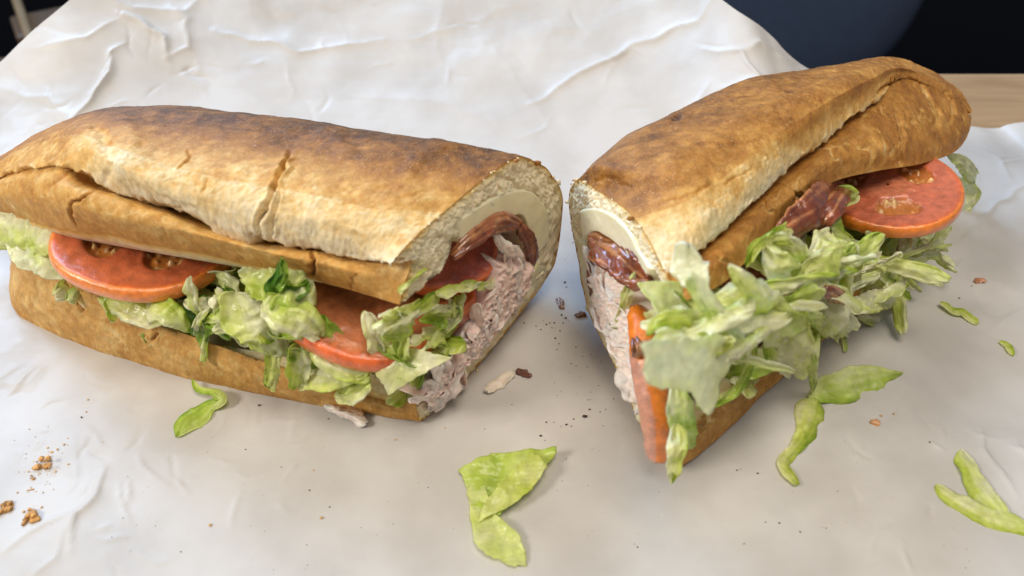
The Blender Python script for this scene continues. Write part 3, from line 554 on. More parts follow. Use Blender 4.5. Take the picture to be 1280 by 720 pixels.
def lcol(g0, g1, rib=0.):      # greenness along the piece, pale rib strength
    def f(u, v, P):
        g = g0+(g1-g0)*u+.34*fbm(P*1.1, 3)+.22*v*np.sign(noise(P[:1]*3.3)[0])-.04+.05*np.sin(v*11+4*noise(P))+.10*noise(P*5); g = g-rib*np.exp(-(v/.35)**2)
        return greencol(np.clip(g, 0, 1))
    return f
def piece(frame, label, path, width, g=(.4, .4), group=None, m='lettuce', name='lettuce_shred', **k):
    """path of (u, v, depth) read off the photo, depth measured back from the loaf's front plane; width in pixels there"""
    pts = []
    for p in path:
        if len(p) > 3: pts.append(frame[1].at(p[0], p[1], p[3]))
        else: pts.append(frame[0].ata(*p))
    pts = np.array(pts); d = np.linalg.norm(pts.mean(0)-cam_cm); w_ = (np.asarray(width, float)*d/FOC)
    return tag(strip(name, pts, w_, M[m], colf=lcol(*g), **k), label, 'lettuce', group)
FL = (LF, LC); FR = (RF, RC)
C = 'c'
# left half -- pieces that can be told apart
pc = [
 ('pale translucent lettuce leaf poking out at the far left end of the left half', [(-25, 288, 1.6), (15, 288, 1.2), (50, 294, .9), (80, 306, .7)], 38, (.10, .16), dict(m='lettuce_thin', curl=.7, ruffle=.15)),
 ('whitish lettuce piece folded down over the left tip of the bottom bread', [(12, 305, 1.1), (30, 312, .7), (55, 320, .5), (88, 342, .4)], [26, 40, 42, 26], (.05, .22), dict(m='lettuce_thin', ruffle=.12, curl=.5)),
 ('green-white folded leaf under the left end of the big tomato slice', [(124, 372, .3), (150, 382, -.1), (182, 398, -.3), (205, 404, -.2)], [20, 34, 30, 18], (.45, .2), dict(curl=.9, ruffle=.1, roll=10)),
 ('pale ribbed leaf fold tapering to a point beneath the big tomato slice', [(178, 374, .2), (200, 385, -.3), (222, 400, -.4), (236, 415, -.2)], [28, 36, 30, 10], (.25, .5), dict(curl=1.1, ruffle=.08)),
 ('dark green leaf tucked under the tomato right of the pale fold', [(232, 420, .3), (250, 400, 0), (275, 385, .1), (296, 365, .4)], [30, 44, 40, 26], (.85, .8), dict(curl=-.8, ruffle=.2)),
 ('mid green leaf with a white rib between the dark leaf and the bright cluster', [(258, 405, -.3), (280, 395, -.4), (300, 372, -.1)], [14, 26, 14], (.45, .3, .2), dict(curl=.8)),
 ('bright green leaf draped in the middle of the left half below the crust', [(300, 345, .4), (330, 348, .1), (358, 360, -.1), (390, 385, -.3)], [44, 54, 62, 40], (.30, .45), dict(ruffle=.3, curl=.5, roll=-12)),
 ('pale yellow-green leaf hanging below the bright middle leaf', [(298, 365, -.2), (312, 395, -.5), (330, 418, -.7), (338, 442, -.7)], [46, 62, 60, 46], (.12, .22), dict(ruffle=.2, tip=.12, curl=.3)),
 ('light leaf lying across the middle cluster towards the second tomato', [(330, 375, -.5), (352, 392, -.7), (385, 405, -.6), (400, 422, -.5)], [30, 46, 42, 16], (.35, .2), dict(ruffle=.2, curl=.5)),
 ('deep green curly leaf edge against the bread above the middle cluster', [(352, 322, -.1), (352, 345, -.2), (345, 362, -.2), (372, 362, -.1), (384, 350, .1)], [8, 16, 26, 26, 14], (.95, .85), dict(ruffle=.2)),
 ('narrow green strip hanging over the bottom bread in the middle', [(345, 432, -.5), (341, 455, -.8), (337, 484, -.8)], [20, 20, 17], (.35, .5), dict(tip=.05, curl=.5)),
 ('yellow-green strip with a pale edge hanging right of the narrow green strip', [(372, 428, -.4), (374, 455, -.7), (372, 485, -.7)], [24, 30, 20], (.2, .4), dict(curl=-.7, ruffle=.08)),
 ('long pale strip curving under the second tomato slice', [(388, 420, -.1), (402, 440, -.5), (420, 458, -.7), (462, 470, -.6)], [22, 26, 30, 26], (.12, .3), dict(ruffle=.14, curl=.4)),
 ('translucent crinkled strip low on the bottom bread below the second tomato', [(372, 470, -.3), (400, 474, -.7), (430, 470, -.7), (462, 462, -.5)], [20, 30, 26, 22], (.08, .3), dict(m='lettuce_thin', ruffle=.14)),
 ('small curled yellow-green tip resting on the lower edge of the left bread', [(418, 497, -.6), (438, 492, -.8), (462, 478, -.7)], [16, 26, 20], (.22, .42), dict(ruffle=.15)),
 ('small bright green scrap at the lower right corner of the left half', [(508, 492, 0.), (516, 482, -.1), (528, 468, -.1)], [16, 22, 14], (.5, .45), dict(ruffle=.1)),
 ('thin pale rib reaching from the tomato edge to the middle cluster', [(272, 362, .2), (283, 378, -.4), (297, 388, -.5)], [8, 10, 8], (.1, .1), dict(curl=.8, th=.1)),
 ('green leaf edge under the left side of the second tomato', [(392, 398, -.1), (400, 412, -.3), (420, 428, -.3), (450, 440, -.2)], [30, 34, 26, 16], (.55, .4), dict(ruffle=.2)),
]
for i, (lb, path, wd, g, kw) in enumerate(pc):
    kw['curl'] = kw.get('curl', 0)*.55; kw['ruffle'] = max(.16, kw.get('ruffle', .12)*1.15); piece(FL, lb, path, wd, g, seed=i+1, **kw)
# big flat pale leaf triangle
def flatleaf(name, label, out, g, m, seed, bend=.12, th=.03, parent=None):
    """a flat torn leaf: outline of 3-D points filled as a fan grid with a soft buckle"""
    out = np.asarray(out, float); c = out.mean(0); n = 150; O_ = catmull(np.concatenate([out, out[:1]]), np.linspace(0, len(out), n+1)[:-1]) if False else None
    k = np.linspace(0, len(out), n, endpoint=False); i = k.astype(int); f = (k-i)[:, None]; O_ = out[i % len(out)]*(1-f)+out[(i+1) % len(out)]*f
    nv = nrm(np.cross(out[1]-c, out[2]-c)); nv = nv*np.sign(nv@(cam_cm-c))
    O_ = O_+(O_-c)*(.08*noise(O_*2.5+seed)+.05*noise(O_*7+seed)+.025*noise(O_*15+seed))[:, None]; R_ = 22
    G = np.array([c+(O_-c)*r for r in np.linspace(0.02, 1, R_)]); G = G+nv*(bend*(fbm(G*.9+seed, 3)+.5*(.4-1.6*np.abs(noise(G*1.1+seed))))+.05*fbm(G*3+seed, 3))[..., None]
    A = G+nv*th/2; B = G-nv*th/2; nn = n*R_; fa = gridfaces(R_, n, True); last = (R_-1)*n+np.arange(n); l2 = (R_-1)*n+(np.arange(n)+1) % n
    F = np.concatenate([fa, fa[:, ::-1]+nn, np.stack([last, l2, l2+nn, last+nn], 1)])
    Pf = G.reshape(-1, 3); cc_ = greencol(np.clip(g+.30*fbm(Pf*1.2+seed, 4)+.05*noise(Pf*6)+.05*np.repeat(np.linspace(0, 1, R_), n), 0, 1)); uvm = Pf[:, :2]*1.3
    o = link(name, np.concatenate([A.reshape(-1, 3), B.reshape(-1, 3)]), F, M[m], parent, col=np.concatenate([cc_, cc_]), uv=np.concatenate([uvm, uvm]))
    return tag(o, label, 'lettuce') if parent is None else o
P_ = lambda fr, l: [fr[0].ata(*p) for p in l]
flatleaf('lettuce_leaf', 'large flat pale lettuce triangle at the right end of the left half', P_(FL, [(450, 434, -.3), (500, 432, -.2), (565, 447, -.3), (530, 466, -.6), (487, 493, -.8), (470, 465, -.6)]), .10, 'lettuce', 3)
flatleaf('lettuce_leaf', 'large translucent whitish leaf hanging over the cut corner of the right half', P_(FR, [(803, 430, -.75), (850, 426, -.8), (895, 418, -.8), (925, 428, -.75), (905, 470, -1.0), (882, 518, -1.15), (862, 490, -1.1), (812, 482, -1.0)]), -.02, 'lettuce', 9, .2)
flatleaf('lettuce_leaf', 'pale wide leaf below the large right tomato slice', P_(FR, [(1085, 290, .4), (1125, 290, .4), (1150, 300, .5), (1162, 330, .3), (1120, 350, .2), (1098, 345, .2)]), .10, 'lettuce', 12, .2)
flatleaf('lettuce_leaf', 'pale green leaf corner pointing right beneath the large right tomato slice', P_(FR, [(1140, 285, .6), (1190, 268, .9), (1219, 288, .6), (1195, 305, .4), (1160, 306, .3)]), .28, 'lettuce', 14, .1)
flatleaf('lettuce_leaf', 'wide pale leaf just inside the cut below the crust of the right half', P_(FR, [(800, 352, 1.6), (850, 352, 1.2), (888, 365, .9), (870, 392, .6), (820, 390, .9)]), .16, 'lettuce', 19, .2)
# greens on the left cut face
g_cut = [([(478, 395), (500, 385), (518, 372)], 26, .3), ([(508, 400), (525, 385), (545, 372)], 22, .35), ([(480, 420), (500, 405), (520, 402)], 24, .4), ([(540, 392), (556, 384), (572, 380)], 16, .12), ([(552, 372), (572, 362), (600, 352)], 18, .35),
         ([(560, 392), (575, 378), (586, 362)], 15, .2), ([(520, 420), (540, 410), (560, 405)], 22, .25), ([(590, 358), (600, 350), (612, 348)], 12, .2), ([(500, 365), (512, 350), (522, 335)], 12, .45), ([(505, 470), (522, 460), (540, 448)], 20, .6), ([(560, 382), (566, 390), (574, 398)], 12, .03), ([(525, 395), (545, 400), (560, 396)], 16, .5)]
g_cut += [([(470, 405), (498, 398), (524, 392)], 22, .2), ([(530, 430), (552, 420), (570, 410)], 18, .35), ([(515, 445), (540, 435), (556, 428)], 18, .5), ([(545, 410), (566, 402), (584, 388)], 16, .1)]
for i, (path, wd, g) in enumerate(g_cut):
    piece(FL, 'short green lettuce shred packed at the cut end of the left half', [(p[0]+random.gauss(0, 6), p[1]+random.gauss(0, 6), 0, random.uniform(.0, .32)) for p in path], [wd*random.uniform(.4, 1.1) for _ in range(3)], (g+random.uniform(-.25, .1), g+random.uniform(-.1, .3)), 'shreds at the cut end of the left half', seed=40+i, roll=random.uniform(-45, 45), curl=random.uniform(-.6, .6), ruffle=.16)
# fill behind, left
for i in range(64):
    s0 = random.uniform(-11, .2); a0 = random.uniform(.5, 2.6); z0 = random.uniform(1.3, 2.5)+(.5 if s0 < -9 else 0)+(.5 if -7 < s0 < -4 else 0)
    p0 = LF.w(s0, a0, z0); dr = np.array([random.gauss(0, 1), random.gauss(0, 1), random.gauss(0, .35)]); dr = dr/np.linalg.norm(dr)*random.uniform(.8, 1.5)
    q = [p0-dr, p0+np.array([0, 0, random.uniform(-.3, .3)]), p0+dr]; g = random.uniform(.1, .55)
    tag(strip('lettuce_shred', q, random.uniform(.35, .85), M['lettuce'], roll=random.uniform(-50, 50), curl=random.uniform(-.6, .6), ruffle=.24, seed=100+i, nu=44, nv=14, colf=lcol(g, g+.1)),
        'lettuce shred packed between the breads of the left half', 'lettuce', 'shreds inside the left half')

for i in range(22):
    u0 = random.uniform(250, 520); v0 = np.interp(u0, [250, 400, 520], [400, 440, 450])+random.uniform(-28, 22)
    p0 = LF.ata(u0, v0, random.uniform(-.35, .2)); dr = np.array([random.gauss(0, 1), random.gauss(0, .5), random.gauss(0, .7)]); dr = dr/np.linalg.norm(dr)*random.uniform(.5, 1.1); g = random.uniform(-.1, .6)
    tag(strip('lettuce_shred', [p0-dr, p0+np.array([0, -.2, random.uniform(-.1, .3)]), p0+dr], random.uniform(.18, .5), M['lettuce'], roll=random.uniform(-50, 50), curl=random.uniform(-.6, .6), ruffle=.22, seed=600+i, nu=56, nv=16, colf=lcol(g, g+.15)),
        'loose lettuce shred spilling over the bottom bread of the left half', 'lettuce', 'loose shreds at the front of the left half')

# right half
pc = [
 ('bright yellow-green curly strip climbing over the lower crust of the right half', [(934, 330, .2), (942, 312, .1), (958, 300, .2), (972, 292, .3), (986, 286, .5)], [10, 13, 12, 16, 20], (.55, .35), dict(ruffle=.2)),
 ('small pale curl beside the bright strip under the right crust', [(966, 300, .2), (980, 298, .1), (992, 304, 0)], [12, 16, 10], (.3, .3), dict(curl=1)),
 ('long pale green leaf with a purplish tip crossing the right half', [(912, 332, -.3), (930, 350, -.6), (950, 372, -.8), (976, 392, -.7)], [14, 34, 42, 20], (.12, .42), dict(curl=.8, ruffle=.1)),
 ('pale folded loop of lettuce below the bright strip', [(958, 310, 0), (970, 330, -.3), (985, 345, -.5), (996, 352, -.4)], [20, 40, 44, 22], (.12, .2), dict(curl=.6, ruffle=.2)),
 ('pale leaf fold above the loop, next to the bacon', [(965, 305, .3), (985, 305, .1), (1003, 318, 0), (1010, 330, .1)], [14, 24, 22, 12], (.15, .3), dict(curl=-.6)),
 ('upright light green leaf left of the large right tomato', [(1040, 288, .5), (1036, 305, .2), (1028, 328, -.1), (1012, 345, -.2)], [26, 40, 46, 34], (.25, .35), dict(curl=.5, ruffle=.22)),
 ('ruffled green leaf under the left rim of the large right tomato', [(1005, 345, -.2), (1030, 328, -.4), (1052, 322, -.3), (1068, 318, 0)], [24, 38, 34, 16], (.3, .5), dict(ruffle=.25)),
 ('yellow-green shred just below the large right tomato', [(1052, 300, .5), (1072, 312, .2), (1098, 322, .2)], [14, 22, 12], (.38, .45), dict(ruffle=.12)),
 ('small yellow-green cup of lettuce in the centre of the right heap', [(984, 318, -.1), (990, 330, -.4), (990, 345, -.4)], [14, 22, 14], (.4, .35), dict(curl=1)),
 ('long bright green ribbon arching from the cut edge across the right half', [(810, 418, .2), (826, 402, .2), (860, 398, 0), (900, 402, -.3), (945, 396, -.5), (960, 388, -.3)], [14, 22, 26, 30, 32, 20], (.50, .32), dict(curl=.7, ruffle=.12)),
 ('pale leaf lying above the long green ribbon', [(878, 392, .4), (905, 378, .1), (935, 368, -.1), (960, 366, -.1)], [18, 34, 40, 20], (.2, .4), dict(curl=.5, ruffle=.15)),
 ('broad green leaf with fine ribs in the middle of the right heap', [(960, 368, -.6), (975, 400, -.9), (985, 425, -.9), (995, 440, -.8)], [26, 48, 50, 30], (.28, .38), dict(curl=.4, ruffle=.16, tip=.2)),
 ('long pale rib lying diagonally across the right heap', [(862, 482, -.5), (890, 458, -.8), (930, 435, -.9), (965, 405, -.9), (1002, 378, -.7)], [8, 12, 13, 12, 9], (.03, .12), dict(curl=1.2, th=.12, ruffle=.05)),
 ('ribbed green strip hanging down over the cut corner of the right half', [(846, 478, -.2), (850, 505, -.5), (856, 535, -.6), (862, 560, -.4)], [26, 34, 30, 16], (.28, .42), dict(curl=.5, ruffle=.12)),
 ('pinkish green pointed strip touching the paper at the cut corner', [(846, 530, -.5), (846, 560, -.9), (842, 585, -1.0), (840, 604, -1.0)], [18, 24, 18, 6], (.2, .35), dict(curl=-.6)),
 ('thin green loop hanging on the front of the right bottom bread', [(872, 508, -.4), (900, 500, -.6), (922, 486, -.7), (938, 455, -.7), (944, 425, -.6)], [12, 12, 12, 12, 10], (.5, .42), dict(curl=.7, ruffle=.08)),
 ('crinkled white leaf piece hanging over the front of the right half', [(990, 395, -.8), (996, 425, -1.1), (992, 450, -1.1), (990, 468, -1.0)], [34, 40, 36, 36], (.02, .06), dict(m='lettuce_thin', ruffle=.2, tip=.1)),
 ('narrow green strip hanging down right of the crinkled white piece', [(1020, 415, -.7), (1016, 445, -1.0), (1018, 486, -1.0)], [14, 12, 9], (.35, .45), dict(curl=.8)),
 ('pale pointed leaf lying level near the middle of the right heap', [(1045, 385, -.4), (1075, 380, -.7), (1105, 374, -.7), (1130, 378, -.6)], [18, 24, 22, 10], (.08, .14), dict(curl=.8)),
 ('crumpled whitish leaf at the foot of the right heap', [(1018, 372, -.4), (1035, 390, -.8), (1048, 405, -.9), (1060, 420, -.8)], [28, 42, 40, 18], (.03, .15), dict(ruffle=.3)),
 ('light green shred crossing under the pale pointed leaf', [(1002, 388, -.7), (1018, 398, -.9), (1030, 410, -.8)], [16, 22, 10], (.4, .3), dict(curl=.8)),
 ('long pale ribbon along the lower right of the heap', [(1085, 342, 0), (1120, 352, -.3), (1155, 350, -.4), (1188, 343, -.2)], [18, 26, 24, 8], (.18, .2), dict(curl=.6)),
 ('big dark green leaf curling at the lower right of the heap', [(1090, 385, .1), (1118, 400, -.3), (1150, 385, -.5), (1170, 352, -.3), (1172, 335, 0)], [22, 40, 44, 36, 20], (.5, .62), dict(curl=-.8, ruffle=.14)),
 ('pale strip slanting down over the dark green leaf', [(1152, 345, -.5), (1165, 365, -.7), (1180, 392, -.8)], [16, 18, 10], (.12, .12), dict(curl=.7)),
 ('light green strip at the right foot of the heap reaching to the paper', [(1072, 395, -.2), (1100, 402, -.6), (1140, 400, -.7), (1165, 385, -.6)], [12, 14, 14, 10], (.15, .4), dict(curl=.7)),
 ('yellow-green leaf edge behind the right rim of the large tomato', [(1185, 195, 1.2), (1202, 203, .9), (1212, 215, .7), (1218, 228, .6)], [10, 15, 16, 9], (.1, .05), dict(ruffle=.15)),
 ('pale ruffled leaf edge on the far right below the tomato rim', [(1203, 222, .9), (1212, 240, .6), (1205, 258, .5), (1196, 275, .5)], [12, 19, 18, 10], (0., .1), dict(ruffle=.2)),
 ('light green leaf under the right side of the large tomato', [(1150, 300, .3), (1165, 315, 0), (1175, 330, -.2), (1186, 343, -.3)], [20, 30, 24, 12], (.2, .5), dict(ruffle=.2)),
 ('thin upright pale strand on the turkey at the right cut end', [(794, 340, 0, .2), (785, 365, 0, .35), (778, 392, 0, .3), (770, 415, 0, .2)], [8, 14, 13, 8], (.15, .4), dict(curl=.8)),
 ('small bright green fleck on the turkey at the right cut end', [(765, 402, 0, .25), (772, 410, 0, .35)], [9, 9], (.5, .5), dict(ruffle=.05)),
 ('thin yellow-green edge strand along the right cut bread', [(796, 460, 0, .15), (806, 464, 0, .3), (818, 470, 0, .3)], [5, 6, 5], (.4, .4), dict(ruffle=.05)),
 ('pale leaf behind the orange tomato strip at the right cut', [(800, 405, 0, -.1), (830, 400, 0, .1), (868, 398, 0, .2)], [24, 34, 24], (.35, .25), dict(ruffle=.15)),
]
for i, (lb, path, wd, g, kw) in enumerate(pc):
    kw['curl'] = kw.get('curl', 0)*.55; kw['ruffle'] = max(.14, kw.get('ruffle', .12)*1.15) if np.max(wd) > 10 else .04; piece(FR, lb, path, wd, g, seed=200+i, **kw)
for i in range(84):
    s0 = random.uniform(1.2, 13.4); z0 = random.uniform(1.4, 4.0); a0 = random.uniform(.3, 2.4) if z0 < 3 else random.uniform(1.2, 2.8)
    if s0 > 11: a0 += .5
    p0 = RF.w(s0, a0, z0); dr = np.array([random.gauss(0, 1), random.gauss(0, 1), random.gauss(0, .4)]); dr = dr/np.linalg.norm(dr)*random.uniform(.8, 1.6)
    if s0 > 8.5: z0 = min(z0, 2.5)
    p0 = RF.w(s0, a0, z0)
    q = [p0-dr, p0+np.array([0, 0, random.uniform(-.3, .3)]), p0+dr]; g = random.uniform(.05, .45)
    tag(strip('lettuce_shred', q, random.uniform(.35, .85), M['lettuce'], roll=random.uniform(-50, 50), curl=random.uniform(-.6, .6), ruffle=.24, seed=300+i, nu=44, nv=14, colf=lcol(g, g+.1)),
        'lettuce shred packed between the breads of the right half', 'lettuce', 'shreds inside the right half')
for i in range(46):      # looser shreds on the front of the heap
    u0 = random.uniform(870, 1160); v0 = np.interp(u0, [870, 950, 1050, 1160], [440, 395, 360, 345])+random.uniform(-38, 34)
    p0 = RF.ata(u0, v0, random.uniform(-.4, .3)); dr = np.array([random.gauss(0, 1), random.gauss(0, .6), random.gauss(0, .7)]); dr = dr/np.linalg.norm(dr)*random.uniform(.8, 1.8); g = random.uniform(-.1, .4)
    tag(strip('lettuce_shred', [p0-dr, p0+np.array([0, -.2, random.uniform(-.1, .4)]), p0+dr], random.uniform(.18, .55), M['lettuce'], roll=random.uniform(-50, 50), curl=random.uniform(-.6, .6), ruffle=.18, seed=500+i, nu=56, nv=16, colf=lcol(g, g+.15)),
        'loose lettuce shred spilling from the front of the right half', 'lettuce', 'loose shreds in the heap of the right half')

# ------------------------------------------------------------------ tomatoes
def tomato(label, c, n, R, th, clip=None, rot=0., seed=0, ncav=5, skin=(.72, .13, .02), flesh=(.66, .17, .10), cavd=.16, plain=False):
    c = np.asarray(c, float); n = nrm(np.asarray(n, float)); x = nrm(np.cross(n, [0.3, 1, .1])); y = np.cross(n, x)
    nth = 160; prof = []
    for r in np.linspace(0.02, .93, 44): prof.append((r, 1, 0))
    for k in range(1, 14):
        a = math.pi*k/14; prof.append((.93+.07*math.sin(a)**.7, math.cos(a), 1))
    for r in np.linspace(.93, .02, 44): prof.append((r, -1, 2))
    prof = np.array(prof); th_ = np.linspace(0, 2*math.pi, nth, endpoint=False)
    r = prof[:, :1]; side = prof[:, 1:2]; kind = prof[:, 2:3]+0*th_
    lob = 1+.02*np.cos(ncav*th_+seed)+.02*np.cos(2*th_+seed*2)
    X = R*r*np.cos(th_)*lob; Y = R*r*np.sin(th_)*lob
    Q = np.stack([X, Y, 0*X+seed], -1).reshape(-1, 3)
    # seed cavities
    w_ = ((th_+rot)*ncav/(2*math.pi)) % 1-.5
    cav = np.clip(1-(np.abs(w_)/.30)**2, 0, 1)*np.clip(1-((r-.50)/.22)**2, 0, 1)
    cav = sstep(.12, .45, cav+.12*noise(Q*3).reshape(cav.shape)); cav = cav*(kind != 1)*(0 if plain else 1)
    seeds = np.clip(noise(Q*5.5+40)-.22, 0, 1).reshape(cav.shape)*cav
    Z = side*th/2*(1-.04*r)-side*cavd*cav+side*.35*seeds+side*.05*fbm(Q*2.5, 3).reshape(cav.shape)*(kind != 1)
    G = c+X[..., None]*x+Y[..., None]*y+Z[..., None]*n
    stre = noise(np.stack([(th_*9+0*r), r*2+0*th_, 0*r+seed+0*th_], -1).reshape(-1, 3)).reshape(cav.shape)
    flesh = np.array(flesh); skinc = np.array(skin)
    inner = flesh*(1.0+.12*stre)[..., None]; pale = np.exp(-((r-.18)/.15)**2)[..., None]*.45; inner = inner*(1-pale)+np.array([.62, .26, .14])*pale
    rimk = sstep(.86, .96, r)[..., None]; inner = inner*(1-rimk)+np.array([.60, .12, .03])*rimk
    gel = np.array([.50, .17, .03]); cc_ = inner*(1-cav[..., None])+gel*cav[..., None]; cc_ = cc_+(np.array([.75, .52, .22])-cc_)*np.clip(seeds*3, 0, 1)[..., None]
    cc_ = np.where((kind == 1)[..., None], skinc*(1+.08*stre[..., None]), cc_)
    o = link('tomato_slice', G.reshape(-1, 3), gridfaces(len(prof), nth, True), M['tomato'], None, col=np.clip(cc_, 0, 1).reshape(-1, 3))
    if clip is not None:
        me = o.data; bm = bmesh.new(); bm.from_mesh(me)
        for cp, cn in clip:
            co_ = Vector((np.asarray(cp)*CM).tolist())-o.location
            res = bmesh.ops.bisect_plane(bm, geom=bm.verts[:]+bm.edges[:]+bm.faces[:], plane_co=co_, plane_no=Vector(list(cn)), clear_outer=True)
            ed = [e for e in res['geom_cut'] if isinstance(e, bmesh.types.BMEdge)]
            bmesh.ops.holes_fill(bm, edges=ed)
        bm.to_mesh(me); bm.free()
    return tag(o, label, 'tomato')
up_l = nrm(np.array([.06, .0, 1.]))
def nfor(front, rightt): return nrm(np.array([rightt, front, 1.0]))       # tilt: front<0 faces the viewer
tomato('large round tomato slice at the left end of the left half, seeds showing', LF.ata(196, 288, 2.35), nfor(-.02, .14), 2.85, .52, seed=1.5, rot=2.1, skin=(.82, .24, .035), flesh=(.52, .125, .045))
tomato('tomato slice cut by the knife at the right end of the left half', LF.ata(470, 358, 1.9)+np.array([0, 0, 0]), nfor(-.16, .16), 2.75, .6, clip=[(LC.at(600, 400)+LC.n3*.05, LC.n3)], seed=2.5, rot=.4, skin=(.74, .14, .02), flesh=(.54, .18, .07), plain=True)
tomato('red tomato slice seen in section on the cut face of the left half', LC.at(602, 322)-LC.n3*1.6+np.array([0, 0, .1]), nfor(-.35, .45), 1.9, .6, clip=[(LC.at(600, 400)+LC.n3*.12, LC.n3)], seed=4.5, rot=.9, flesh=(.40, .07, .045), plain=True)
tomato('large round tomato slice at the far right end, pulp hole in its middle', atz(1108, 238, 3.45), nfor(-.02, -.14), 2.22, .46, seed=6.1, rot=1.35, ncav=3, skin=(.80, .22, .02), flesh=(.57, .15, .07))
tomato('orange tomato sliver half hidden under the crust of the right half', RF.ata(925, 350, 2.0), nfor(-.1, -.1), 2.0, .6, seed=7.1, skin=(.78, .20, .02))
cT = RC.at(838, 470, -.4)
def wedgecol(u, v, P):
    k = sstep(-.25, -.05, v+.06*noise(P*1.5)+1.1*sstep(.42, .22, u))[:, None]; st = (.12*noise(P*np.array([6, 6, 1.5])))[:, None]
    return np.clip(np.array([.66, .30, .20])*(1+st)*(1-k)+np.array([.82, .22, .015])*k, 0, 1)
o = strip('tomato_slice', [RC.at(795, 386, .05), RC.at(803, 425, .25), RC.at(812, 475, .35), RC.at(821, 525, .35), RC.at(824, 573, .25)], [.40, .66, .78, .76, .58], M['tomato'], curl=.75, ruffle=.03, th=.36, nu=120, nv=28, tip=.04, edge=.03, seed=0, skew=0, roll=0, colf=wedgecol)
tag(o, 'orange tomato slice standing on edge at the cut corner of the right half', 'tomato')

# ------------------------------------------------------------------ meats, cheese
def patch(name, la, lb, cut, m, off=.0, bulge=.25, amp=.1, fr=3, seed=0, colf=None, parent=None, nu=160, nv=60, depth=1.2, aniso=(1, 1, 1), ridge=False):
    A = np.array([cut.at(*p) for p in la]); B = np.array([cut.at(*p) for p in lb]); A = resample(A, nu); B = resample(B, nu)
    v = np.linspace(0, 1, nv); u = np.linspace(0, 1, nu)
    G = A[:, None]*(1-v)[None, :, None]+B[:, None]*v[None, :, None]
    e = np.minimum(np.minimum(v, 1-v)[None, :]*1.0, np.minimum(u, 1-u)[:, None]*2.2); k = np.clip(e/.14, 0, 1); prof = np.sqrt(1-(1-k)**2)
    Q = G.reshape(-1, 3)*np.array(aniso)
    nse = fbm(Q*fr+seed, 4, ridge).reshape(nu, nv)
    side = (noise(Q*1.5+seed+50).reshape(nu, nv))*.18*(1-prof)
    G = G+cut.n3*(off-depth*(1-prof)+prof*bulge+amp*nse)[..., None]+np.array([0, 0, 1])*side[..., None]
    c = colf(np.repeat(u, nv), np.tile(v, nu), G.reshape(-1, 3))
    return link(name, G.reshape(-1, 3), gridfaces(nu, nv), m, parent, col=c)
def turkcol(b=1.0, base=(.84, .60, .53)):
    def f(u, v, P): 
        n = fbm(P*1.7+7, 3)[:, None]; c = np.array(base)*(1+.18*n); k = np.clip(.5+1.2*fbm(P*3, 2), 0, 1)[:, None]*.35
        return np.clip((c*(1-k)+np.array([.90, .78, .70])*k)*b, 0, 1)
    return f
def turkey(label, cut, la, lb, seed, nrib, b=1.0, base=(.84, .60, .53)):
    A = np.array([cut.at(*p) for p in la]); root = empty('shaved_turkey', [A[:, 0].mean(), A[:, 1].mean(), A[:, 2].min()]); tag(root, label, 'turkey')
    patch('folded_slices', la, lb, cut, M['turkey'], .0, .22, .24, 2.4, seed, turkcol(b, base), root, 200, 90, aniso=(1, 1, 1.6), ridge=True)
    rnd = random.Random(seed); RA = resample(A, 50); RB = resample(np.array([cut.at(*p) for p in lb]), 50)
    for i in range(nrib):
        k = int(rnd.uniform(3, 46)); f = rnd.uniform(.10, .82); p0 = RA[k]*(1-f)+RB[k]*f+cut.n3*rnd.uniform(.12, .34)
        across_ = nrm(RB[k]-RA[k]); along = nrm(RA[min(k+3, 49)]-RA[max(k-3, 0)]); d = nrm(across_*rnd.uniform(-.7, 1)+along*rnd.uniform(.3, 1))*rnd.uniform(.45, 1.1)
        j = lambda s=.10: np.array([rnd.gauss(0, s), rnd.gauss(0, s), rnd.gauss(0, s)])
        strip('slice', [p0-d, p0-d*.4+j(), p0+d*.3+j(), p0+d], rnd.uniform(.12, .5), M['turkey'], roll=rnd.choice([-1, 1])*rnd.uniform(20, 70), curl=rnd.uniform(-.5, .5), ruffle=.13, seed=seed+i, nu=36, nv=12, th=.035, colf=turkcol(b, base), parent=root, freq=2.0, edge=.35)
    return root
turkey('greyish pink shaved turkey piled along the cut face of the left half', LC, [(612, 318), (604, 350), (592, 385), (575, 415), (560, 440), (530, 470), (506, 494)], [(664, 318), (656, 352), (640, 376), (618, 402), (592, 434), (566, 468), (530, 506)], 21, 44)
turkey('whiter shaved turkey at the cut end of the right half', RC, [(745, 335), (748, 368), (762, 405), (778, 440), (792, 472), (806, 510)], [(776, 330), (790, 355), (800, 385), (808, 420), (812, 460), (818, 500)], 55, 26, 1.05, (.92, .74, .66))
tk = strip('turkey_shred', [LC.at(618, 290, .15), LC.at(628, 305, .3), LC.at(645, 318, .3), LC.at(655, 330, .2)], [.2, .35, .4, .25], M['turkey'], curl=.8, ruffle=.15, seed=5, th=.1, colf=turkcol(1.1, (.76, .58, .50)))
tag(tk, 'pale turkey shred lying over the red tomato at the left cut end', 'turkey')
def cheesecol(c):
    def f(u, v, P): return np.clip(np.array(c)*(1+.06*fbm(P*1.2, 3)[:, None]), 0, 1)
    return f
o = patch('cheese_slice', [(558, 280), (585, 259), (615, 241), (645, 232), (668, 238), (686, 266), (683, 312)], [(568, 308), (588, 299), (612, 287), (636, 274), (648, 272), (655, 290), (666, 328)], LC, M['cheese'], .02, .08, .025, 1.5, 3, cheesecol((.88, .79, .52)), None, 180, 40); tag(o, 'pale cream cheese slice lining the top bread at the left cut face', 'cheese')
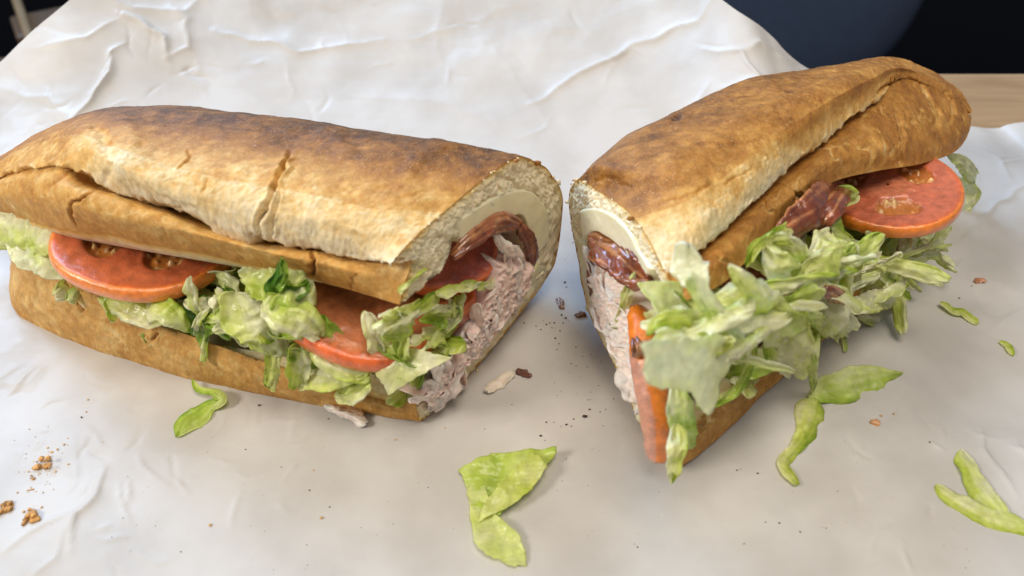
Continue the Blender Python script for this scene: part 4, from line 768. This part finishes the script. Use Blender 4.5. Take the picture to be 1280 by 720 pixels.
o = patch('cheese_slice', [(672, 318), (655, 356), (628, 392), (595, 432), (562, 474), (536, 502)], [(686, 322), (676, 352), (642, 388), (608, 430), (574, 472), (545, 506)], LC, M['cheese'], -.02, .08, .05, 2.2, 6, cheesecol((.70, .64, .36)), None, 180, 30); tag(o, 'yellowish cheese strip along the bottom bread at the left cut face', 'cheese')
o = patch('cheese_slice', [(726, 258), (750, 256), (774, 266), (794, 287), (806, 310), (828, 342)], [(732, 306), (748, 292), (765, 299), (782, 312), (796, 332), (816, 356)], RC, M['cheese'], .06, .10, .03, 1.5, 13, cheesecol((.90, .81, .55)), None, 160, 40); tag(o, 'pale cheese slice under the top bread at the right cut face', 'cheese')
o = patch('cheese_slice', [(722, 285), (728, 330), (742, 385), (764, 436), (786, 482), (802, 540)], [(742, 292), (742, 335), (756, 382), (780, 430), (802, 478), (814, 540)], RC, M['cheese'], .0, .10, .06, 2.2, 16, cheesecol((.76, .71, .47)), None, 180, 30); tag(o, 'creamy cheese edge running down the bottom bread at the right cut face', 'cheese')
# mayonnaise smear and lettuce scrap on the crust end
o = strip('mayonnaise_smear', [RC.at(856, 300, .0)+np.array([0, -.25, .1]), RC.at(856, 318, .0)+np.array([0, -.4, 0]), RC.at(864, 340, .0)+np.array([.1, -.5, 0])], [.4, .8, .45], M['cheese'], ruffle=.1, seed=3, th=.1, colf=cheesecol((.66, .66, .44))); tag(o, 'pale greenish creamy scrap stuck on the crust end of the right half', 'scrap')

def baconcol(u, v, P):
    s = noise(np.stack([u*.9, v*3.4, 0*u], 1)+P*.15+3); n = fbm(P*2.5, 3)
    k = np.clip((s+.3*n)*1.8-.05, 0, 1)[:, None]; lean = np.array([.19, .042, .015])*(1+.4*n)[:, None]; fat = np.array([.50, .22, .085])
    return np.clip(lean*(1-k)+fat*k, 0, 1)
def bac(label, path, width, seed, **k):
    return tag(strip('bacon_strip', path, width, M['bacon'], colf=baconcol, seed=seed, th=.16, nu=90, nv=26, freq=.75, **k), label, 'bacon')
bac('crisp dark red bacon strip left of the large right tomato slice', [RF.ata(972, 292, 1.2), RF.ata(1000, 276, 1.1), RF.ata(1028, 258, 1.1), RF.ata(1056, 236, 1.8)], [.8, 1.1, 1.2, 1.0], 3, ruffle=.22, curl=.5, crisp=.3, roll=20)
bac('second bacon fold peeking out over the first near the large right tomato', [RF.ata(1018, 292, 1.1), RF.ata(1030, 272, .9), RF.ata(1044, 250, 1.1), RF.ata(1055, 232, 1.8)], [.4, .6, .6, .5], 5, ruffle=.16, curl=.9, crisp=.3, roll=-25)
bac('dark bacon strip at the cut end of the right half beneath the cheese', [RC.at(738, 300, .2), RC.at(760, 316, .35), RC.at(784, 334, .3), RC.at(812, 352, .1)], [.75, .85, .8, .6], 7, ruffle=.3)
bac('narrow bacon strip standing between cheese and turkey at the right cut end', [RC.at(742, 318, .1), RC.at(742, 345, .2), RC.at(746, 372, .1)], [.35, .42, .3], 9, ruffle=.12)
bac('small bacon edge above the red tomato at the left cut face', [LC.at(566, 322, .1), LC.at(590, 298, .2), LC.at(622, 280, .2), LC.at(648, 280, .1)], [.25, .5, .6, .35], 11, ruffle=.12)
bac('thin bacon edge beside the turkey near the back of the left cut face', [LC.at(650, 282, .2), LC.at(662, 302, .25), LC.at(664, 330, .15)], [.3, .4, .3], 13, ruffle=.12)
bac('small browned bacon scrap among the shreds of the right heap', [RF.ata(1032, 362, -.8), RF.ata(1045, 370, -.9), RF.ata(1052, 378, -.8)], [.25, .4, .2], 15, ruffle=.15)
bac('tiny bacon bit stuck to the orange tomato at the right cut end', [RC.at(794, 424, .55), RC.at(797, 436, .6), RC.at(796, 446, .55)], [.2, .3, .2], 17, ruffle=.1)

# ------------------------------------------------------------------ things on the paper
def pp(u, v, dz=.05): return onpaper(u, v, dz)
def ground(label, path, width, g, seed, dz=.07, m='lettuce', name='lettuce_shred', **k):
    pts = np.array([pp(p[0], p[1], dz if len(p) < 3 else p[2]) for p in path]); d = np.linalg.norm(pts.mean(0)-cam_cm)
    k['curl'] = k.get('curl', 0)*.6; k['ruffle'] = k.get('ruffle', .05)*1.05; m = 'lettuce_thin'; g = (g[0]*.85+.05, g[1]*.85+.05)+tuple(g[2:])
    return tag(strip(name, pts, np.asarray(width, float)*d/FOC*1.05, M[m], colf=lcol(*g), seed=seed, view=(0, .35, -1), **k), label, 'lettuce')
ground('green curl of lettuce on the paper in front of the left half', [(240, 474, .25), (248, 486, .2), (268, 490, .35), (276, 500, .3), (262, 508, .12), (250, 518, .1), (236, 528, .1), (222, 546, .06)], [6, 9, 8, 12, 14, 26, 28, 16], (.48, .55), 701, ruffle=.06, curl=.4, nu=110)
lfc = pp(625, 630, 0); lf_ = empty('lettuce_leaf', lfc); tag(lf_, 'torn yellow-green lettuce leaf lying on the paper at the bottom centre', 'lettuce')
flatleaf('stem_end', None, [pp(586, 596, .08), pp(606, 606, .14), pp(616, 640, .16), pp(632, 652, .26), pp(646, 668, .22), pp(656, 690, .14), pp(656, 706, .06), pp(636, 706, .08), pp(610, 696, .12), pp(596, 680, .06), pp(590, 650, .06), pp(586, 620, .06)], .22, 'lettuce_thin', 41, .20, parent=lf_)
flatleaf('blade', None, [pp(576, 588, .10), pp(600, 572, .22), pp(650, 566, .26), pp(697, 558, .40), pp(684, 585, .3), pp(645, 622, .12), pp(625, 645, .12), pp(590, 630, .14)], .42, 'lettuce', 33, .22, parent=lf_)
flatleaf('folded_edge', None, [pp(602, 648, .20), pp(604, 630, .32), pp(636, 592, .42), pp(666, 564, .50), pp(684, 584, .40), pp(666, 612, .32), pp(632, 636, .26)], .36, 'lettuce', 37, .12, parent=lf_)
ground('long pale green blade on the paper right of the right half', [(1012, 498, .15), (1030, 492, .2), (1060, 480, .25), (1095, 470, .16), (1128, 466, .08)], [22, 34, 38, 28, 6], (.42, .30), 711, ruffle=.08, curl=.6, nu=100, tip=.3)
ground('green stalk piece bending down from the long blade on the right', [(1018, 500, .12), (1012, 530, .12), (998, 556, .1), (980, 578, .1), (992, 600, .1), (998, 606, .08)], [32, 34, 24, 14, 16, 12], (.50, .40), 713, ruffle=.08, curl=.9, nu=100, tip=.12)
ground('upper pale shred of the pair in the lower right corner', [(1200, 562, .1), (1212, 585, .15), (1230, 615, .15), (1262, 648, .1)], [16, 24, 28, 16], (.30, .40, .1), 717, ruffle=.05, curl=.9, nu=90)
ground('lower pale shred of the pair running out of the lower right corner', [(1170, 606, .08), (1195, 625, .12), (1235, 645, .12), (1290, 664, .1)], [14, 22, 26, 24], (.32, .40, .12), 719, ruffle=.05, curl=.9, nu=90)
ground('thin yellowish scrap on the paper at the right foot of the heap', [(1175, 378, .15), (1192, 388, .12), (1205, 392, .1), (1222, 405, .06)], [8, 10, 10, 8], (.35, .35), 721, ruffle=.08)
ground('tiny yellow-green speck of lettuce near the right edge of the paper', [(1250, 426, .06), (1260, 434, .07), (1266, 444, .06)], [5, 8, 5], (.42, .42), 723, ruffle=.03)
ground('small green stub on the paper below the heap', [(1052, 418, .1), (1056, 430, .1), (1057, 440, .06)], [6, 6, 5], (.4, .4), 725, ruffle=.03)
# meat scraps
def scrap(label, path, width, colr, seed, m='turkey', cat='scrap', name='turkey_scrap', dz=.1, th=.1):
    pts = np.array([pp(p[0], p[1], dz) for p in path]); d = np.linalg.norm(pts.mean(0)-cam_cm)
    f = lambda u, v, P: np.clip(np.array(colr)*(1+.25*fbm(P*3, 3)[:, None]), 0, 1)
    return tag(strip(name, pts, np.asarray(width, float)*d/FOC*1.05, M[m], colf=f, seed=seed, view=(0, .35, -1), ruffle=.06, curl=.5, th=th, tip=.15, edge=.35), label, cat)
scrap('pale turkey scrap on the paper between the two halves', [(608, 490), (620, 480), (632, 473), (643, 464)], [9, 14, 13, 9], (.74, .62, .50), 31)
scrap('small dark brown bacon flake on the paper between the two halves', [(646, 462), (655, 466), (664, 470)], [7, 10, 5], (.14, .05, .03), 33, 'bacon', 'scrap', 'bacon_flake', .07, .06)
scrap('peppered white scrap of turkey under the front of the left half', [(406, 506), (425, 514), (442, 522), (458, 530)], [7, 11, 13, 10], (.72, .60, .52), 35, dz=.14)
scrap('browned thin scrap beside the peppered turkey under the left half', [(425, 512), (440, 514), (455, 518)], [8, 12, 8], (.30, .15, .06), 36, dz=.2, m='bacon', name='toasted_scrap')
scrap('brown fleck on the paper near the back gap between the halves', [(697, 372), (700, 378), (702, 385)], [5, 9, 7], (.25, .12, .05), 37, 'bacon', 'scrap', 'bacon_flake', .05, .06)
scrap('brown crumb flake touching the foot of the right half', [(720, 395), (726, 393), (731, 392)], [5, 9, 6], (.22, .10, .045), 39, 'bacon', 'scrap', 'bacon_flake', .05, .08)
scrap('reddish brown fleck on the paper right of the heap', [(1218, 352), (1225, 351), (1232, 352)], [5, 7, 5], (.50, .22, .10), 41, 'bacon', 'scrap', 'bacon_flake', .04, .04)
scrap('orange fleck on the paper beside the long green blade', [(1088, 527), (1094, 529), (1100, 530)], [6, 10, 6], (.60, .30, .12), 43, 'bacon', 'scrap', 'bacon_flake', .04, .04)
# toast crumbs
def blob(name, c, r, m, colr, seed, parent=None, sq=(1, 1, .75), amp=.4):
    bm = bmesh.new(); bmesh.ops.create_icosphere(bm, subdivisions=3 if r > .1 else 1, radius=1); V = np.array([v.co[:] for v in bm.verts]); F = [[v.index for v in f.verts] for f in bm.faces]; bm.free()
    V = V*(1+amp*fbm(V*1.6+seed, 3)+.25*amp*fbm(V*5+seed, 2))[:, None]*np.array(sq)*r; V = V+np.array(c)
    return link(name, V, np.array(F), m, parent, col=np.clip(np.ones((len(V), 3))*np.array(colr)*(1+.4*noise(V*6)[:, None]), 0, 1))
cr = [(58, 580, 10, 'largest orange toast crumb of the cluster at the left edge'), (40, 597, 4, 'small crumb just left of the largest orange crumb'), (38, 612, 3.2, 'tiny crumb between the small and the round crumbs at left'), (8, 635, 9.5, 'orange toast crumb touching the left edge of the photo'),
      (44, 645, 10.5, 'round orange toast crumb below the cluster in the lower left')]
for i, (u, v, r, lb) in enumerate(cr):
    p = pp(u, v, 0); rr_ = r*.82*26/FOC; rq = random.Random(i+3); Vs, Fs, Cs, n_ = [], [], [], 0
    bm = bmesh.new(); bmesh.ops.create_icosphere(bm, subdivisions=2, radius=1); V0 = np.array([v_.co[:] for v_ in bm.verts]); F0 = np.array([[v_.index for v_ in f.verts] for f in bm.faces]); bm.free()
    for k in range(16 if r > 5 else 6):
        q_ = p+np.array([rq.gauss(0, .48), rq.gauss(0, .42), abs(rq.gauss(.15, .22))])*rr_; r_ = rr_*rq.uniform(.12, .42)
        W_ = V0*(1+.75*noise(V0*1.6+k*3.3+i*9)[:, None]+.3*noise(V0*4+k)[:, None])*r_*np.array([rq.uniform(.7, 1.4), rq.uniform(.7, 1.4), rq.uniform(.4, .8)])+q_
        Vs.append(W_); Fs.append(F0+n_); n_ += len(V0); c0 = np.array([.52, .27, .085])*rq.uniform(.7, 1.4); Cs.append(np.clip(np.ones((len(V0), 3))*c0*(1+.5*noise(V0*3+k)[:, None]), 0, 1))
    tag(link('bread_crumb', np.concatenate(Vs), np.concatenate(Fs), M['crumbs'], None, col=np.concatenate(Cs)), lb, 'crumb')
def specks(name, label, pts, m, colf, cat, seed=0):
    V, F, Cc, n = [], [], [], 0; bm = bmesh.new(); bmesh.ops.create_icosphere(bm, subdivisions=1, radius=1); V0 = np.array([v.co[:] for v in bm.verts]); F0 = np.array([[v.index for v in f.verts] for f in bm.faces]); bm.free()
    for i, (p, r) in enumerate(pts):
        W_ = V0*(1+.5*noise(V0*2+i*3.1)[:, None])*r*np.array([1.15, .9, .7])+p+np.array([0, 0, r*.5]); V.append(W_); F.append(F0+n); n += len(V0); Cc.append(np.ones((len(V0), 3))*np.array(colf(i)))
    o = link(name, np.concatenate(V), np.concatenate(F), m, None, col=np.concatenate(Cc)); return tag(o, label, cat, kind='stuff')
rnd = random.Random(5)
px = [(683, 406, 2.2), (687, 404, 1.6), (693, 404, 2), (704, 404, 1.8), (700, 414, 1.6), (694, 423, 2), (699, 430, 1.5), (720, 434, 1.5), (696, 437, 1.4), (670, 408, 1.8), (676, 412, 1.5), (690, 410, 1.4), (707, 398, 2.6), (702, 394, 2.2), (706, 353, 2.4), (708, 359, 1.6), (655, 404, 1.8),
      (731, 521, 4.2), (737, 512, 2.2), (708, 531, 2), (717, 524, 1.6), (714, 533, 1.4), (676, 545, 2.4), (683, 528, 1.8), (767, 499, 1.5), (750, 515, 1.3), (757, 512, 1.2), (735, 500, 1.2), (728, 446, 1.3), (714, 455, 1.3), (921, 588, 1.6), (947, 592, 1.9), (974, 654, 1.5), (1000, 665, 1.5), (957, 653, 1.2), (930, 680, 1.2),
      (1162, 553, 1.8), (1215, 622, 2), (387, 613, 1.6), (412, 634, 1.6), (307, 562, 1.4), (140, 672, 1.2), (324, 507, 2.8), (102, 522, 2.0), (797, 684, 1.4), (640, 506, 1.2), (1070, 470, 2), (1199, 373, 2)]
pts = [(pp(u, v, 0), r*.6*25/FOC) for u, v, r in px]
for _ in range(50): u, v = rnd.gauss(715, 30), rnd.gauss(470, 60); pts.append((pp(u, v, 0), rnd.uniform(.35, .7)*25/FOC))
for _ in range(45): u, v = rnd.uniform(20, 1260), rnd.uniform(560, 715); pts.append((pp(u, v, 0), rnd.uniform(.3, .65)*25/FOC))
specks('pepper_specks', 'fine black pepper specks scattered on the paper between the halves', pts, M['pepper'], lambda i: (.025, .018, .015) if i % 3 else (.12, .06, .03), 'pepper')
px = [(402, 648, 3.2), (263, 657, 3), (392, 588, 1.6), (65, 566, 3), (72, 562, 2), (50, 586, 2.5), (70, 590, 2), (80, 556, 2), (36, 590, 2), (30, 640, 3), (52, 634, 2), (22, 616, 1.8), (110, 500, 2), (108, 515, 1.5), (142, 710, 1.5), (128, 593, 1.5), (410, 524, 2), (494, 550, 2), (556, 535, 1.6), (1215, 357, 1.5), (1101, 520, 2.5), (1117, 517, 2), (85, 548, 1.6), (60, 560, 2)]
pts = [(pp(u, v, 0), r*.6*25/FOC) for u, v, r in px]
for _ in range(110): u, v = rnd.uniform(10, 1270), rnd.uniform(540, 715); pts.append((pp(u, v, 0), rnd.uniform(.25, .6)*25/FOC))
for _ in range(40): u, v = rnd.gauss(56, 16), rnd.gauss(585, 22); pts.append((pp(u, v, 0), rnd.uniform(.4, .9)*25/FOC))
specks('fine_crumbs', 'fine golden bread crumbs scattered over the paper', pts, M['crumbs'], lambda i: (.60, .38, .16), 'crumbs')
